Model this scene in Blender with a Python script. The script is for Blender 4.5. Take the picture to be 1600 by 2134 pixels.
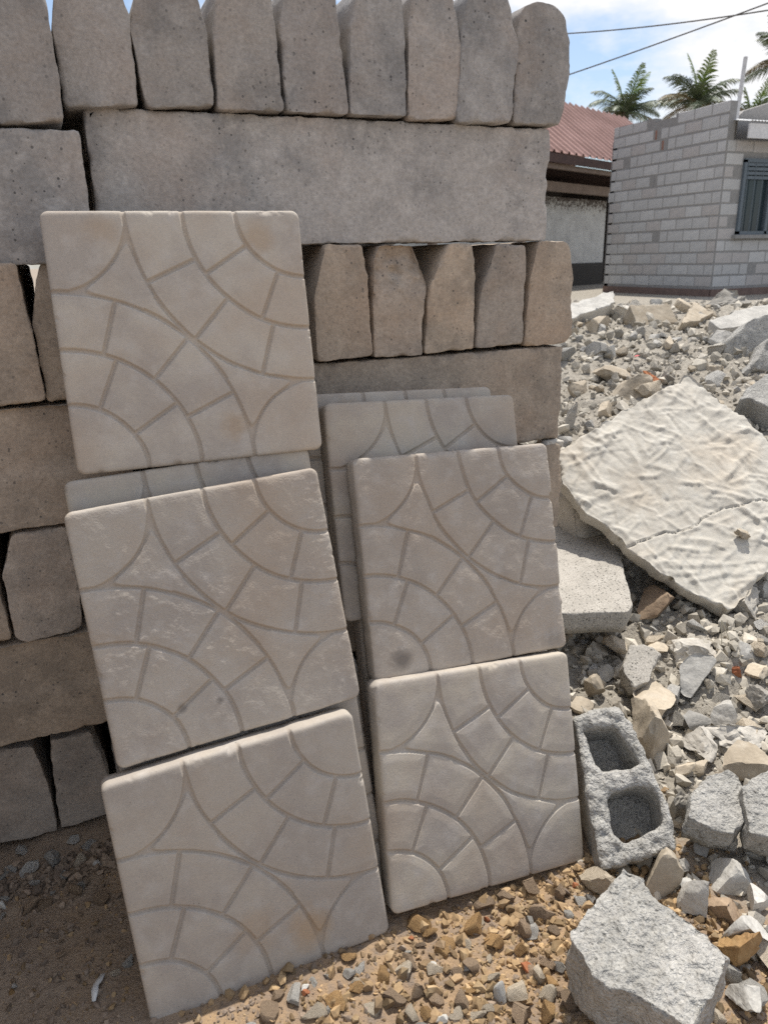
import bpy, bmesh, math, random
import numpy as np
from mathutils import Vector, Matrix

for o in list(bpy.data.objects): bpy.data.objects.remove(o)
scene = bpy.context.scene
C = scene.collection

# ------------------------------------------------------------------ camera
YAW, PITCH, ROLL = math.radians(22.3), math.radians(18.6), math.radians(-1.3)
CAM = Vector((-.095, -1.645, 1.228))
fwd = Vector((math.sin(YAW)*math.cos(PITCH), math.cos(YAW)*math.cos(PITCH), -math.sin(PITCH)))
rgt0 = Vector((math.cos(YAW), -math.sin(YAW), 0)); up0 = rgt0.cross(fwd)
rgt = math.cos(ROLL)*rgt0 + math.sin(ROLL)*up0
upv = -math.sin(ROLL)*rgt0 + math.cos(ROLL)*up0
cd = bpy.data.cameras.new('camera'); cam = bpy.data.objects.new('camera', cd); C.objects.link(cam)
cam.matrix_world = Matrix(((rgt.x, upv.x, -fwd.x, CAM.x), (rgt.y, upv.y, -fwd.y, CAM.y), (rgt.z, upv.z, -fwd.z, CAM.z), (0, 0, 0, 1)))
cd.sensor_fit = 'VERTICAL'; cd.sensor_height = 36; cd.lens = 1565/2134*36
cd.clip_start = .02; cd.clip_end = 2000
cd.dof.use_dof = True; cd.dof.focus_distance = 1.75; cd.dof.aperture_fstop = 7.0
scene.camera = cam

# ------------------------------------------------------------------ sky, sun, exposure
SUN_EL, SUN_AZ = math.radians(68.0), math.radians(40)      # azimuth from +Y towards +X
world = bpy.data.worlds.new('World'); scene.world = world; world.use_nodes = True
wt = world.node_tree; wt.nodes.clear()
def wn(t, **k):
    n = wt.nodes.new(t)
    for a, b in k.items(): setattr(n, a, b)
    return n
sky = wn('ShaderNodeTexSky', sky_type='NISHITA', sun_disc=False, sun_elevation=SUN_EL, sun_rotation=SUN_AZ, air_density=1.0, dust_density=1.2, ozone_density=1.0)
tc = wn('ShaderNodeTexCoord'); mp = wn('ShaderNodeMapping'); mp.inputs['Scale'].default_value = (1, 1, 2.6); mp.inputs['Location'].default_value = (.35, .1, .24)
cn = wn('ShaderNodeTexNoise'); cn.inputs['Scale'].default_value = 3.1; cn.inputs['Detail'].default_value = 9; cn.inputs['Roughness'].default_value = .56
cr = wn('ShaderNodeValToRGB'); cr.color_ramp.elements[0].position = .45; cr.color_ramp.elements[1].position = .57
cmx = wn('ShaderNodeMixRGB'); cmx.inputs['Color2'].default_value = (6.6, 6.6, 6.7, 1)
bg = wn('ShaderNodeBackground'); bg.inputs['Strength'].default_value = .15
wo = wn('ShaderNodeOutputWorld')
L = wt.links.new
L(tc.outputs['Generated'], mp.inputs['Vector']); L(mp.outputs[0], cn.inputs['Vector']); L(cn.outputs['Fac'], cr.inputs['Fac'])
L(cr.outputs['Color'], cmx.inputs['Fac']); L(sky.outputs[0], cmx.inputs['Color1']); L(cmx.outputs[0], bg.inputs['Color']); L(bg.outputs[0], wo.inputs['Surface'])
sdir = Vector((math.cos(SUN_EL)*math.sin(SUN_AZ), math.cos(SUN_EL)*math.cos(SUN_AZ), math.sin(SUN_EL)))
sd = bpy.data.lights.new('sun', 'SUN'); sd.energy = 4.9; sd.angle = math.radians(.53); sd.color = (1, .955, .88)
so = bpy.data.objects.new('sun', sd); C.objects.link(so); so.rotation_euler = sdir.to_track_quat('Z', 'Y').to_euler(); so.location = (3, 3, 8)
vs = scene.view_settings; vs.view_transform = 'Standard'; vs.look = 'None'; vs.exposure = 0.04; vs.gamma = 1; scene.cycles.use_denoising = False; scene.cycles.max_bounces = 5; scene.cycles.diffuse_bounces = 3; scene.cycles.glossy_bounces = 2; vs.use_curve_mapping = False

# ------------------------------------------------------------------ helpers
rng = np.random.default_rng(7); random.seed(7)
def vnoise(P, seed=0):
    P = np.asarray(P, float)+seed*17.31; I = np.floor(P).astype(np.int64); f = P-I; f = f*f*(3-2*f)
    def h(i):
        n = (i[:, 0]*374761393+i[:, 1]*668265263+i[:, 2]*2147483647) & 0xffffffff
        n = ((n ^ (n >> 13))*1274126177) & 0xffffffff; n = ((n ^ (n >> 15))*2246822519) & 0xffffffff
        return ((n ^ (n >> 16)) & 0xffff)/32767.5-1
    r = 0
    for dx in (0, 1):
        for dy in (0, 1):
            for dz in (0, 1):
                w = (f[:, 0] if dx else 1-f[:, 0])*(f[:, 1] if dy else 1-f[:, 1])*(f[:, 2] if dz else 1-f[:, 2])
                r = r+w*h(I+np.array([dx, dy, dz]))
    return r
def fbm(P, seed=0, octs=4):
    r = 0; a = 1; P = np.asarray(P, float)
    for i in range(octs): r = r+a*vnoise(P*2.03**i, seed+i*3.7); a *= .5
    return r
def sstep(a, b, x):
    t = np.clip((x-a)/(b-a), 0, 1); return t*t*(3-2*t)
def mesh(name, V, F, smooth=True):
    m = bpy.data.meshes.new(name); m.from_pydata(np.asarray(V).tolist(), [], F); m.update()
    if smooth: m.polygons.foreach_set('use_smooth', np.ones(len(m.polygons), dtype=bool))
    return m
def obj(name, me, mat=None, parent=None, loc=None, seed=None):
    if mat is not None and len(me.materials) == 0: me.materials.append(mat)
    o = bpy.data.objects.new(name, me); C.objects.link(o)
    if parent is not None: o.parent = parent
    if loc is not None: o.location = loc
    o.color = (seed if seed is not None else random.random(), random.random(), random.random(), 1)
    return o
def tag(o, label=None, cat=None, group=None, kind=None):
    if label: o['label'] = label
    if cat: o['category'] = cat
    if group: o['group'] = group
    if kind: o['kind'] = kind
    return o
def empty(name, loc=(0, 0, 0), M=None):
    o = bpy.data.objects.new(name, None); C.objects.link(o); o.empty_display_size = .1
    if M is not None: o.matrix_world = M
    else: o.location = loc
    return o
class MB:
    def __init__(s): s.V = []; s.F = []
    def box(s, c, h, ax=None, bev=0):
        A = ax or ((1, 0, 0), (0, 1, 0), (0, 0, 1)); A = [Vector(a) for a in A]; c = Vector(c); n = len(s.V)
        for k in range(8):
            v = c.copy()
            for i in range(3): v = v+A[i]*(h[i] if (k >> i) & 1 else -h[i])
            s.V.append(tuple(v))
        s.F += [tuple(n+i for i in q) for q in ((0, 2, 3, 1), (4, 5, 7, 6), (0, 1, 5, 4), (2, 6, 7, 3), (0, 4, 6, 2), (1, 3, 7, 5))]
        return s
    def tube(s, pts, r, k=7):
        pts = [Vector(p) for p in pts]; n = len(s.V); rr = r if isinstance(r, (list, tuple)) else [r]*len(pts)
        for i, p in enumerate(pts):
            t = (pts[min(i+1, len(pts)-1)]-pts[max(i-1, 0)]).normalized(); a = t.orthogonal().normalized(); b = t.cross(a)
            for j in range(k):
                g = 2*math.pi*j/k; s.V.append(tuple(p+rr[i]*(math.cos(g)*a+math.sin(g)*b)))
        for i in range(len(pts)-1):
            for j in range(k):
                j2 = (j+1) % k; s.F.append((n+i*k+j, n+i*k+j2, n+(i+1)*k+j2, n+(i+1)*k+j))
        s.F.append(tuple(n+j for j in reversed(range(k)))); m = n+(len(pts)-1)*k; s.F.append(tuple(m+j for j in range(k)))
        return s
    def build(s, name, mat, parent=None, smooth=False, seed=None): return obj(name, mesh(name, s.V, s.F, smooth), mat, parent, seed=seed)

# ------------------------------------------------------------------ materials
def material(name):
    m = bpy.data.materials.new(name); m.use_nodes = True; t = m.node_tree; t.nodes.clear()
    out = t.nodes.new('ShaderNodeOutputMaterial'); b = t.nodes.new('ShaderNodeBsdfPrincipled'); t.links.new(b.outputs[0], out.inputs[0])
    b.inputs['Specular IOR Level'].default_value = .25
    return m, t, b
class NT:
    def __init__(s, t): s.t = t
    def n(s, ty, ins=None, **k):
        n = s.t.nodes.new(ty)
        for a, b in k.items(): setattr(n, a, b)
        for a, b in (ins or {}).items():
            if hasattr(b, 'is_output') or isinstance(b, bpy.types.NodeSocket): s.t.links.new(b, n.inputs[a])
            else: n.inputs[a].default_value = b
        return n
    def mix(s, f, a, b, mode='MIX'):
        n = s.n('ShaderNodeMixRGB', {0: f, 1: a, 2: b}, blend_type=mode); return n.outputs[0]
    def math(s, op, a, b=0., clamp=False): return s.n('ShaderNodeMath', {0: a, 1: b}, operation=op, use_clamp=clamp).outputs[0]
    def ramp(s, f, p0, p1, c0=0., c1=1.):
        n = s.n('ShaderNodeMapRange', {0: f, 1: p0, 2: p1, 3: c0, 4: c1}, clamp=True); return n.outputs[0]
    def noise(s, v, sc, det=5, ro=.55, dist=0.): return s.n('ShaderNodeTexNoise', {'Vector': v, 'Scale': sc, 'Detail': float(det), 'Roughness': ro, 'Distortion': dist}).outputs['Fac']
def col4(c): return (c[0], c[1], c[2], 1)
def concrete(name, base, dark, light, stain=None, pits=1.0, pitscale=70, grain=140, bump=.5, coarse=30, coarse_h=.5, rough=.93, island=False, groove=None, tintvar=.25, speck=.10, dirt=.5, pitdark=.7, pr=.16, spots=(), cheap=False, warm=None):
    m, t, b = material(name); N = NT(t)
    co = N.n('ShaderNodeTexCoord').outputs['Object']; oi = N.n('ShaderNodeObjectInfo')
    sx = N.n('ShaderNodeSeparateColor', {0: oi.outputs['Color']})
    off = N.n('ShaderNodeCombineXYZ', {0: N.math('MULTIPLY', sx.outputs[0], 37.), 1: N.math('MULTIPLY', sx.outputs[0], 91.), 2: N.math('MULTIPLY', sx.outputs[0], 13.)}).outputs[0]
    v = N.n('ShaderNodeVectorMath', {0: co, 1: off}, operation='ADD').outputs[0]
    blot = N.noise(v, 7., 5, .62); blot2 = N.noise(v, 26., 4, .6); fine = N.noise(v, float(grain), 2, .6); crs = N.noise(v, float(coarse), 3, .6)
    c = N.mix(N.ramp(blot, .40, .58), col4(dark), col4(base))
    c = N.mix(N.math('MULTIPLY', N.ramp(blot2, .5, .74), .75), c, col4(light))
    if stain:
        st = N.ramp(N.noise(v, 3.4, 5, .6), .50, .68); c = N.mix(N.math('MULTIPLY', st, .75), c, col4(stain))
    c = N.mix(1., c, N.n('ShaderNodeCombineColor', {0: N.ramp(fine, .3, .7, 1-speck, 1+speck*.7), 1: N.ramp(fine, .3, .7, 1-speck, 1+speck*.7), 2: N.ramp(fine, .3, .7, 1-speck, 1+speck*.7)}).outputs[0], 'MULTIPLY')
    if warm:
        c = N.mix(sx.outputs[2], c, N.mix(1., c, col4(warm), 'MULTIPLY'))
    rnd = N.n('ShaderNodeNewGeometry').outputs['Random Per Island'] if island else sx.outputs[1]
    br = N.ramp(rnd, 0., 1., 1-tintvar, 1+tintvar*.8)
    c = N.mix(1., c, N.n('ShaderNodeCombineColor', {0: br, 1: br, 2: br}).outputs[0], 'MULTIPLY')
    h = N.math('MULTIPLY', crs, coarse_h) if cheap else N.math('ADD', N.math('MULTIPLY', fine, .35), N.math('MULTIPLY', crs, coarse_h))
    for (sx_, sy_, sr_, sc_, ss_) in spots:
        q = N.n('ShaderNodeVectorMath', {0: co, 1: (sx_, sy_, 0)}, operation='DISTANCE').outputs['Value']; q = N.math('ADD', q, N.math('MULTIPLY', N.math('SUBTRACT', blot2, .5), sr_*1.2))
        c = N.mix(N.ramp(q, sr_*1.1, sr_*.35, 0., ss_), c, col4(sc_))
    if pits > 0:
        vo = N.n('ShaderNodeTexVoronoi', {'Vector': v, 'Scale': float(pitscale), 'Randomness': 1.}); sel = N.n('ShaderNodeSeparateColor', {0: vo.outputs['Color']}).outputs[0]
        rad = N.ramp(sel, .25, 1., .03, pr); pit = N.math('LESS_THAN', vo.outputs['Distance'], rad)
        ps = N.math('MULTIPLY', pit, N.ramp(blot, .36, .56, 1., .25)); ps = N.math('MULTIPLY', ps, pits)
        h = N.math('SUBTRACT', h, N.math('MULTIPLY', ps, 1.6)); c = N.mix(N.math('MULTIPLY', ps, pitdark), c, col4([x*.35 for x in dark]))  # pits are bumped and also coloured dark, painting in the shade inside them
    if groove:
        at = N.n('ShaderNodeAttribute', attribute_name='groove').outputs['Fac']
        gm = N.math('MULTIPLY', at, N.ramp(N.noise(v, 16., 4), .25, .6, .35, 1.)); c = N.mix(N.math('MULTIPLY', gm, dirt), c, col4(groove))
    bp = N.n('ShaderNodeBump', {'Strength': bump, 'Distance': .004, 'Height': h})
    t.links.new(c, b.inputs['Base Color']); t.links.new(bp.outputs[0], b.inputs['Normal']); b.inputs['Roughness'].default_value = rough
    return m
def plain(name, c, c2=None, scale=20., rough=.8, bump=.2, metallic=0.):
    m, t, b = material(name); N = NT(t); co = N.n('ShaderNodeTexCoord').outputs['Object']
    f = N.noise(co, scale, 5, .6); k = N.mix(N.ramp(f, .35, .65), col4(c), col4(c2 or [x*.8 for x in c])); t.links.new(k, b.inputs['Base Color'])
    bp = N.n('ShaderNodeBump', {'Strength': bump, 'Distance': .01, 'Height': f}); t.links.new(bp.outputs[0], b.inputs['Normal'])
    b.inputs['Roughness'].default_value = rough; b.inputs['Metallic'].default_value = metallic; return m
M = {}
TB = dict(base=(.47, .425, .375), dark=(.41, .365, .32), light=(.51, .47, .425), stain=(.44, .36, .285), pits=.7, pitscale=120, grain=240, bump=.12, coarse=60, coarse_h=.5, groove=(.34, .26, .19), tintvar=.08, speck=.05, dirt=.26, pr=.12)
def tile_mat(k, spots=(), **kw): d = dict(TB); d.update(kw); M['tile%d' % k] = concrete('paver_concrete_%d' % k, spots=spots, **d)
RUST = (.42, .30, .19); SMUT = (.16, .14, .125)
tile_mat(1, [(.14, .175, .035, RUST, .5), (.06, -.165, .03, RUST, .5), (-.13, .19, .03, RUST, .3)], base=(.50, .45, .385))
tile_mat(2, [(-.035, -.155, .009, SMUT, .7), (-.10, -.150, .010, SMUT, .6)], base=(.47, .42, .36), bump=.3, coarse_h=.9)
tile_mat(3, [(-.165, -.185, .026, SMUT, .75), (.19, -.20, .03, SMUT, .35)], base=(.46, .405, .345), dark=(.40, .35, .30), bump=.3, coarse_h=.9)
tile_mat(4, [], base=(.50, .445, .37), pits=.3)
tile_mat(5, [(.075, -.15, .045, RUST, .7), (-.02, -.12, .05, RUST, .35)], base=(.47, .42, .36), pits=1.2)
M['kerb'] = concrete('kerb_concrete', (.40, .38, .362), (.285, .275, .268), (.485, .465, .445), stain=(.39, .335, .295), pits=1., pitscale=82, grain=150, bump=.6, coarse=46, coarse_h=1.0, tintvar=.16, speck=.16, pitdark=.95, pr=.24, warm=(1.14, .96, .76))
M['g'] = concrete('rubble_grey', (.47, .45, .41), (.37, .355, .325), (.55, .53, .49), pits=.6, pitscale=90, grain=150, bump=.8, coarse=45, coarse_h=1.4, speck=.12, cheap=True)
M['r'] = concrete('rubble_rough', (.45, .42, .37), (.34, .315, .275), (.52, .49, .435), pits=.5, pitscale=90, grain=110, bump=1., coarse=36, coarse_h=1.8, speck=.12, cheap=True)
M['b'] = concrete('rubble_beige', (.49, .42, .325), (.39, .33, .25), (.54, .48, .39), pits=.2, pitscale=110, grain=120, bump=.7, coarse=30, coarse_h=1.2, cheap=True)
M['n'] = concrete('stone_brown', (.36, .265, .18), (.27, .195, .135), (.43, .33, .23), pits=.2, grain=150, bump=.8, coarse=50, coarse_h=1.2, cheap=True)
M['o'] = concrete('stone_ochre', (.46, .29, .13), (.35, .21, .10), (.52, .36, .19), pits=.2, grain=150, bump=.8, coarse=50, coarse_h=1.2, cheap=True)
M['k'] = concrete('brick_red', (.40, .16, .075), (.31, .11, .055), (.48, .25, .13), pits=.2, grain=150, bump=.6, cheap=True)
M['w'] = concrete('stone_white', (.60, .585, .54), (.50, .485, .45), (.66, .64, .60), pits=.2, grain=150, bump=.6, cheap=True)
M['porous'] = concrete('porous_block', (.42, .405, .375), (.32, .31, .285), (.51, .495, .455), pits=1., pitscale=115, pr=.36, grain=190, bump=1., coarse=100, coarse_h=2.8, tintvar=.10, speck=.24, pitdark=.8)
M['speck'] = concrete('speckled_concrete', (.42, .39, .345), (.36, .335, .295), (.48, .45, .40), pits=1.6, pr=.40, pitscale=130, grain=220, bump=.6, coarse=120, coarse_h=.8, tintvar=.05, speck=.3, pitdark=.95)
M['crump'] = concrete('crumpled_cast', (.52, .49, .43), (.46, .43, .375), (.57, .545, .49), stain=(.51, .44, .35), pits=.1, grain=220, bump=.3, coarse=70, coarse_h=.6, tintvar=.0, speck=.05)
M['grav_o'] = concrete('gravel_ochre', (.38, .26, .14), (.25, .175, .105), (.47, .36, .22), pits=0, grain=220, bump=.7, coarse=90, island=True, tintvar=.5, cheap=True)
M['grav_g'] = concrete('gravel_grey', (.47, .43, .36), (.37, .335, .28), (.56, .52, .445), pits=0, grain=200, bump=.8, coarse=80, island=True, tintvar=.38, cheap=True)
M['clod'] = concrete('soil_clod', (.28, .215, .16), (.21, .165, .13), (.34, .27, .20), pits=0, grain=220, bump=.8, coarse=90, island=True, tintvar=.35, cheap=True)
# ------------------------------------------------------------------ the ground
PX = [-3, 0, .5, .83, 1.4, 2.16, 3.2, 4.2, 5.2, 7, 10, 60]; PZ = [0, 0, .04, .11, .25, .43, .64, .79, .84, .66, .48, .45]
def terr(x, y):
    x = np.asarray(x, float); y = np.asarray(y, float)
    rho = ((x-1)+(y+.6))/1.41421356
    z = np.interp(rho, PX, PZ)*sstep(.55, 1.25, x+.12*y)-.012
    Q = np.stack([x.ravel(), y.ravel(), np.zeros(x.size)], 1)
    near = sstep(.9, 1.5, x+.5*y)
    lump = (.010+.06*near.ravel())*fbm(Q*4.5, 3, 4)*.5+(.005+.011*near.ravel())*fbm(Q*20, 9, 3)
    far = sstep(6, 12, np.hypot(x, y)).ravel()
    return z+(lump*(1-far)).reshape(x.shape)
def T1(x, y): return float(terr(np.array([x]), np.array([y]))[0])
def axis(parts):
    a = []
    for lo, hi, st in parts: a += list(np.arange(lo, hi, st))
    return np.array(a+[parts[-1][1]])
gx = axis([(-400, -60, 40), (-60, -8, 4), (-8, -1, .4), (-1, 2.4, .016), (2.4, 7, .05), (7, 14, .4), (14, 60, 4), (60, 400, 40)])
gy = axis([(-400, -60, 40), (-60, -8, 4), (-8, -1.4, .4), (-1.4, .7, .016), (.7, 5, .05), (5, 14, .4), (14, 60, 4), (60, 400, 40)])
GX, GY = np.meshgrid(gx, gy); GZ = terr(GX, GY); nx, ny = len(gx), len(gy)
idx = np.arange(nx*ny).reshape(ny, nx)
F = np.stack([idx[:-1, :-1].ravel(), idx[:-1, 1:].ravel(), idx[1:, 1:].ravel(), idx[1:, :-1].ravel()], 1).tolist()
m, t, b = material('soil'); N = NT(t); co = N.n('ShaderNodeTexCoord').outputs['Object']; sp = N.n('ShaderNodeSeparateXYZ', {0: co})
n1 = N.noise(co, 5., 7, .65); n2 = N.noise(co, 38., 6, .65); n3 = N.noise(co, 160., 4, .6)
soil = N.mix(N.ramp(n1, .38, .6), (.30, .215, .145, 1), (.40, .275, .16, 1)); soil = N.mix(N.ramp(n2, .45, .7), soil, (.23, .185, .15, 1))
ash = N.mix(N.ramp(n2, .36, .68), (.235, .212, .178, 1), (.42, .385, .325, 1))
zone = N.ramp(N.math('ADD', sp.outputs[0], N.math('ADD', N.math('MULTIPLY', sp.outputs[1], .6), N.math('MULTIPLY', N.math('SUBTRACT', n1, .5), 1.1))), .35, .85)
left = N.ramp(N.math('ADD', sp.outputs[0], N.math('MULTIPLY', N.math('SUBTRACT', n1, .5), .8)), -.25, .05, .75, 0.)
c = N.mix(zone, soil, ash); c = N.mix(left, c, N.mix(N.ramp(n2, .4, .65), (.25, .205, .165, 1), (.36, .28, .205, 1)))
t.links.new(c, b.inputs['Base Color']); b.inputs['Roughness'].default_value = .97
bp = N.n('ShaderNodeBump', {'Strength': .9, 'Distance': .012, 'Height': N.math('ADD', n2, N.math('MULTIPLY', n3, .5))}); t.links.new(bp.outputs[0], b.inputs['Normal'])
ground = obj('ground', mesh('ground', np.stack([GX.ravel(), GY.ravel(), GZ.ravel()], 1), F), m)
tag(ground, kind='structure')

# ------------------------------------------------------------------ rough solid from an outline
def resample(poly, sp, smooth=2):
    P = np.array(poly, float); A = .5*np.sum(P[:, 0]*np.roll(P[:, 1], -1)-np.roll(P[:, 0], -1)*P[:, 1])
    if A < 0: P = P[::-1]
    E = np.roll(P, -1, 0)-P; Ln = np.hypot(E[:, 0], E[:, 1]); out = []
    for p, e, l in zip(P, E, Ln):
        k = max(1, int(round(l/sp)))
        for i in range(k): out.append(p+e*i/k)
    Q = np.array(out)
    for _ in range(smooth): Q = .5*Q+.25*(np.roll(Q, 1, 0)+np.roll(Q, -1, 0))
    return Q
from mathutils.geometry import delaunay_2d_cdt
def in_poly(P, L_):
    r_ = np.zeros(len(P), bool); x, y = P[:, 0], P[:, 1]
    for a, b_ in zip(L_, np.roll(L_, -1, 0)):
        if a[1] != b_[1]: r_ ^= ((a[1] > y) != (b_[1] > y)) & (x < (b_[0]-a[0])*(y-a[1])/(b_[1]-a[1])+a[0])
    return r_
def near_dist(P, L_):
    d = np.full(len(P), 9.)
    for p in L_: d = np.minimum(d, np.hypot(P[:, 0]-p[0], P[:, 1]-p[1]))
    return d
def rough_extrude(poly, depth, r=.008, sp=.009, amp=.0012, seed=0, chip=1.2, depths=None, capf=None, side_amp=None, freq=24, smooth=2, edge_noise=.0, back_round=True, ef=14):
    Q = resample(poly, sp, smooth); n = len(Q); cen = Q.mean(0)
    if edge_noise:
        tt = np.roll(Q, -1, 0)-np.roll(Q, 1, 0); nn = np.stack([tt[:, 1], -tt[:, 0]], 1); nn /= np.linalg.norm(nn, axis=1, keepdims=True)
        Q = Q+nn*(edge_noise*fbm(np.c_[Q*ef, np.zeros(n)], seed+5, 4))[:, None]
    t = np.roll(Q, -1, 0)-np.roll(Q, 1, 0); t /= np.linalg.norm(t, axis=1, keepdims=True)+1e-12; nout = np.stack([t[:, 1], -t[:, 0]], 1)
    rl = r*(.7+chip*np.clip(fbm(np.c_[Q*30, np.full(n, seed)], seed+2, 3), -.3, 1)); rl = np.clip(rl, r*.3, r*3)
    rings = []; nor = []
    if depths is None: depths = list(np.linspace(depth, r*3.2, max(3, int(depth/max(sp*3, .02)))))
    for i, d in enumerate(depths):
        ins = r if (i == 0 and back_round) else 0
        rings.append(np.c_[Q-nout*ins, np.full(n, -d)]); nor.append(np.c_[nout, np.zeros(n)])
    for th in (0, 25, 50, 70, 90):
        a = math.radians(th); rings.append(np.c_[Q-nout*(rl*(1-math.cos(a)))[:, None], -rl+rl*math.sin(a)]); nor.append(np.c_[nout*math.cos(a), np.full(n, math.sin(a))])
    inner = rings[-1][:, :2].copy(); nr = len(rings)
    lo, hi = inner.min(0), inner.max(0); g_ = sp*1.05; gx_, gy_ = np.meshgrid(np.arange(lo[0]+g_*.5, hi[0], g_), np.arange(lo[1]+g_*.5, hi[1], g_))
    gx_ = gx_+(np.arange(gx_.shape[0]) % 2)[:, None]*g_*.5
    G = np.c_[gx_.ravel(), gy_.ravel()]+np.random.default_rng(seed).uniform(-.22, .22, (gx_.size, 2))*g_
    keep = in_poly(G, inner) & (near_dist(G, inner) > g_*.55); G = G[keep]
    pts = [Vector(p) for p in inner]+[Vector(p) for p in G]
    ov, oe, of, og, *_ = delaunay_2d_cdt(pts, [(i, (i+1) % n) for i in range(n)], [], 0, 1e-7)
    ov2 = np.array([(v.x, v.y) for v in ov]); cc = ov2[np.array([list(f)[:3] for f in of])].mean(1); ok = in_poly(cc, inner)
    base_i = (nr-1)*n; mapi = [base_i+o_[0] if (len(o_) and o_[0] < n) else (nr*n+o_[0]-n if len(o_) else -1) for o_ in og]
    V = np.concatenate(rings+[np.c_[G, np.zeros(len(G))], np.array([[cen[0], cen[1], -depths[0]]])]); Nn = np.concatenate(nor+[np.tile([0, 0, 1.], (len(G), 1)), np.array([[0, 0, -1.]])])
    j = np.arange(n); j2 = (j+1) % n; F = []
    for i in range(nr-1): F += np.stack([i*n+j, i*n+j2, (i+1)*n+j2, (i+1)*n+j], 1).tolist()
    for f, k in zip(of, ok):
        if k:
            q = [mapi[a] for a in f]
            if min(q) >= 0: F.append(q)
    F += np.stack([j2, j, np.full(n, len(V)-1)], 1).tolist()
    d = amp*fbm(V*freq, seed, 4)+amp*.5*fbm(V*freq*4.1, seed+11, 2)
    if side_amp is not None: d = np.where(np.abs(Nn[:, 2]) < .9, d*side_amp/amp, d)
    V = V+Nn*d[:, None]
    if capf is not None:
        w = sstep(.3, 1, Nn[:, 2]); V[:, 2] += w*capf(V[:, 0], V[:, 1])
    return V, F

# ------------------------------------------------------------------ kerbstones
HEADERS = {
's0':(-0.085,[(-0.189,1.454),(-0.042,1.469),(-0.039,1.544),(-0.043,1.650),(-0.052,1.713),(-0.145,1.703)]),
's1':(-0.022,[(-0.033,1.500),(0.096,1.510),(0.096,1.573),(0.097,1.657),(0.089,1.678),(0.080,1.744),(-0.003,1.735),(-0.028,1.668),(-0.038,1.627)]),
's2':(-0.017,[(0.110,1.508),(0.238,1.515),(0.234,1.646),(0.225,1.692),(0.214,1.749),(0.132,1.741),(0.108,1.681),(0.095,1.643)]),
's3':(-0.022,[(0.243,1.509),(0.375,1.512),(0.369,1.639),(0.364,1.703),(0.353,1.750),(0.271,1.742),(0.256,1.693),(0.247,1.646)]),
's4':(-0.017,[(0.381,1.512),(0.514,1.514),(0.509,1.591),(0.496,1.699),(0.492,1.751),(0.399,1.743),(0.385,1.706),(0.376,1.657)]),
's5':(-0.022,[(0.516,1.513),(0.645,1.514),(0.644,1.598),(0.636,1.727),(0.626,1.761),(0.550,1.753),(0.532,1.717),(0.523,1.675)]),
's6':(-0.017,[(0.650,1.510),(0.764,1.514),(0.772,1.528),(0.778,1.634),(0.768,1.696),(0.750,1.760),(0.734,1.766),(0.673,1.761),(0.658,1.730),(0.652,1.678)]),
's7':(-0.022,[(0.765,1.508),(0.898,1.511),(0.904,1.533),(0.914,1.665),(0.902,1.715),(0.880,1.766),(0.862,1.771),(0.799,1.765),(0.784,1.740),(0.774,1.669)]),
's8':(-0.017,[(0.911,1.512),(1.034,1.514),(1.039,1.530),(1.057,1.629),(1.050,1.690),(1.037,1.731),(1.012,1.752),(0.962,1.755),(0.929,1.743),(0.917,1.726),(0.912,1.671)]),
'a':(-0.020,[(0.419,1.013),(0.553,1.019),(0.546,1.187),(0.536,1.260),(0.451,1.261),(0.419,1.152)]),
'b':(-0.012,[(0.558,1.012),(0.682,1.011),(0.689,1.136),(0.694,1.169),(0.669,1.235),(0.657,1.256),(0.579,1.257),(0.567,1.229),(0.561,1.147)]),
'c':(-0.008,[(0.690,1.012),(0.824,1.016),(0.824,1.137),(0.823,1.224),(0.814,1.258),(0.753,1.259),(0.701,1.156)]),
'd':(-0.005,[(0.829,1.015),(0.966,1.019),(0.963,1.131),(0.966,1.221),(0.961,1.252),(0.883,1.257),(0.839,1.138)]),
'e':(-0.005,[(0.969,1.012),(1.093,1.013),(1.111,1.030),(1.106,1.184),(1.089,1.250),(1.077,1.261),(0.999,1.261),(0.977,1.170)]),
'f':(-0.090,[(-0.272,0.980),(-0.143,0.989),(-0.145,1.073),(-0.155,1.236),(-0.226,1.237)]),
'g':(-0.070,[(-0.141,0.984),(-0.050,0.978),(-0.037,1.233),(-0.117,1.235),(-0.145,1.139)]),
'h':(-0.075,[(-0.275,0.509),(-0.265,0.497),(-0.251,0.493),(-0.145,0.501),(-0.138,0.642),(-0.145,0.730),(-0.246,0.729),(-0.275,0.647)]),
'i':(-0.075,[(-0.406,0.513),(-0.281,0.504),(-0.285,0.591),(-0.283,0.729),(-0.373,0.734)]),
'j':(-0.050,[(-0.464,0.012),(-0.269,-0.005),(-0.268,0.103),(-0.280,0.198),(-0.286,0.232),(-0.430,0.252)]),
'k':(-0.050,[(-0.263,-0.003),(-0.143,0.009),(-0.144,0.118),(-0.165,0.235),(-0.251,0.234),(-0.256,0.179)]),
}
def kerb_header(y, poly, seed, deep=1.0, capf=None, sp=.0075):
    x0 = sum(p[0] for p in poly)/len(poly); z0 = min(p[1] for p in poly)
    P = [(p[0]-x0, p[1]-z0) for p in poly]
    dd = [deep, deep*.8, deep*.6, deep*.45, .3, .2, .13, .08, .05, .03]
    V, F = rough_extrude(P, deep, r=.0042, sp=sp, amp=.0011, seed=seed, depths=dd, capf=capf, side_amp=.0015, chip=2.4, smooth=1, edge_noise=.0011, ef=60)
    W = np.stack([V[:, 0], -V[:, 2], V[:, 1]], 1)
    return obj('kerbstone', mesh('kerbstone', W, F), M['kerb'], None, (x0, y, z0), seed=(seed*.377) % 1)
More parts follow.
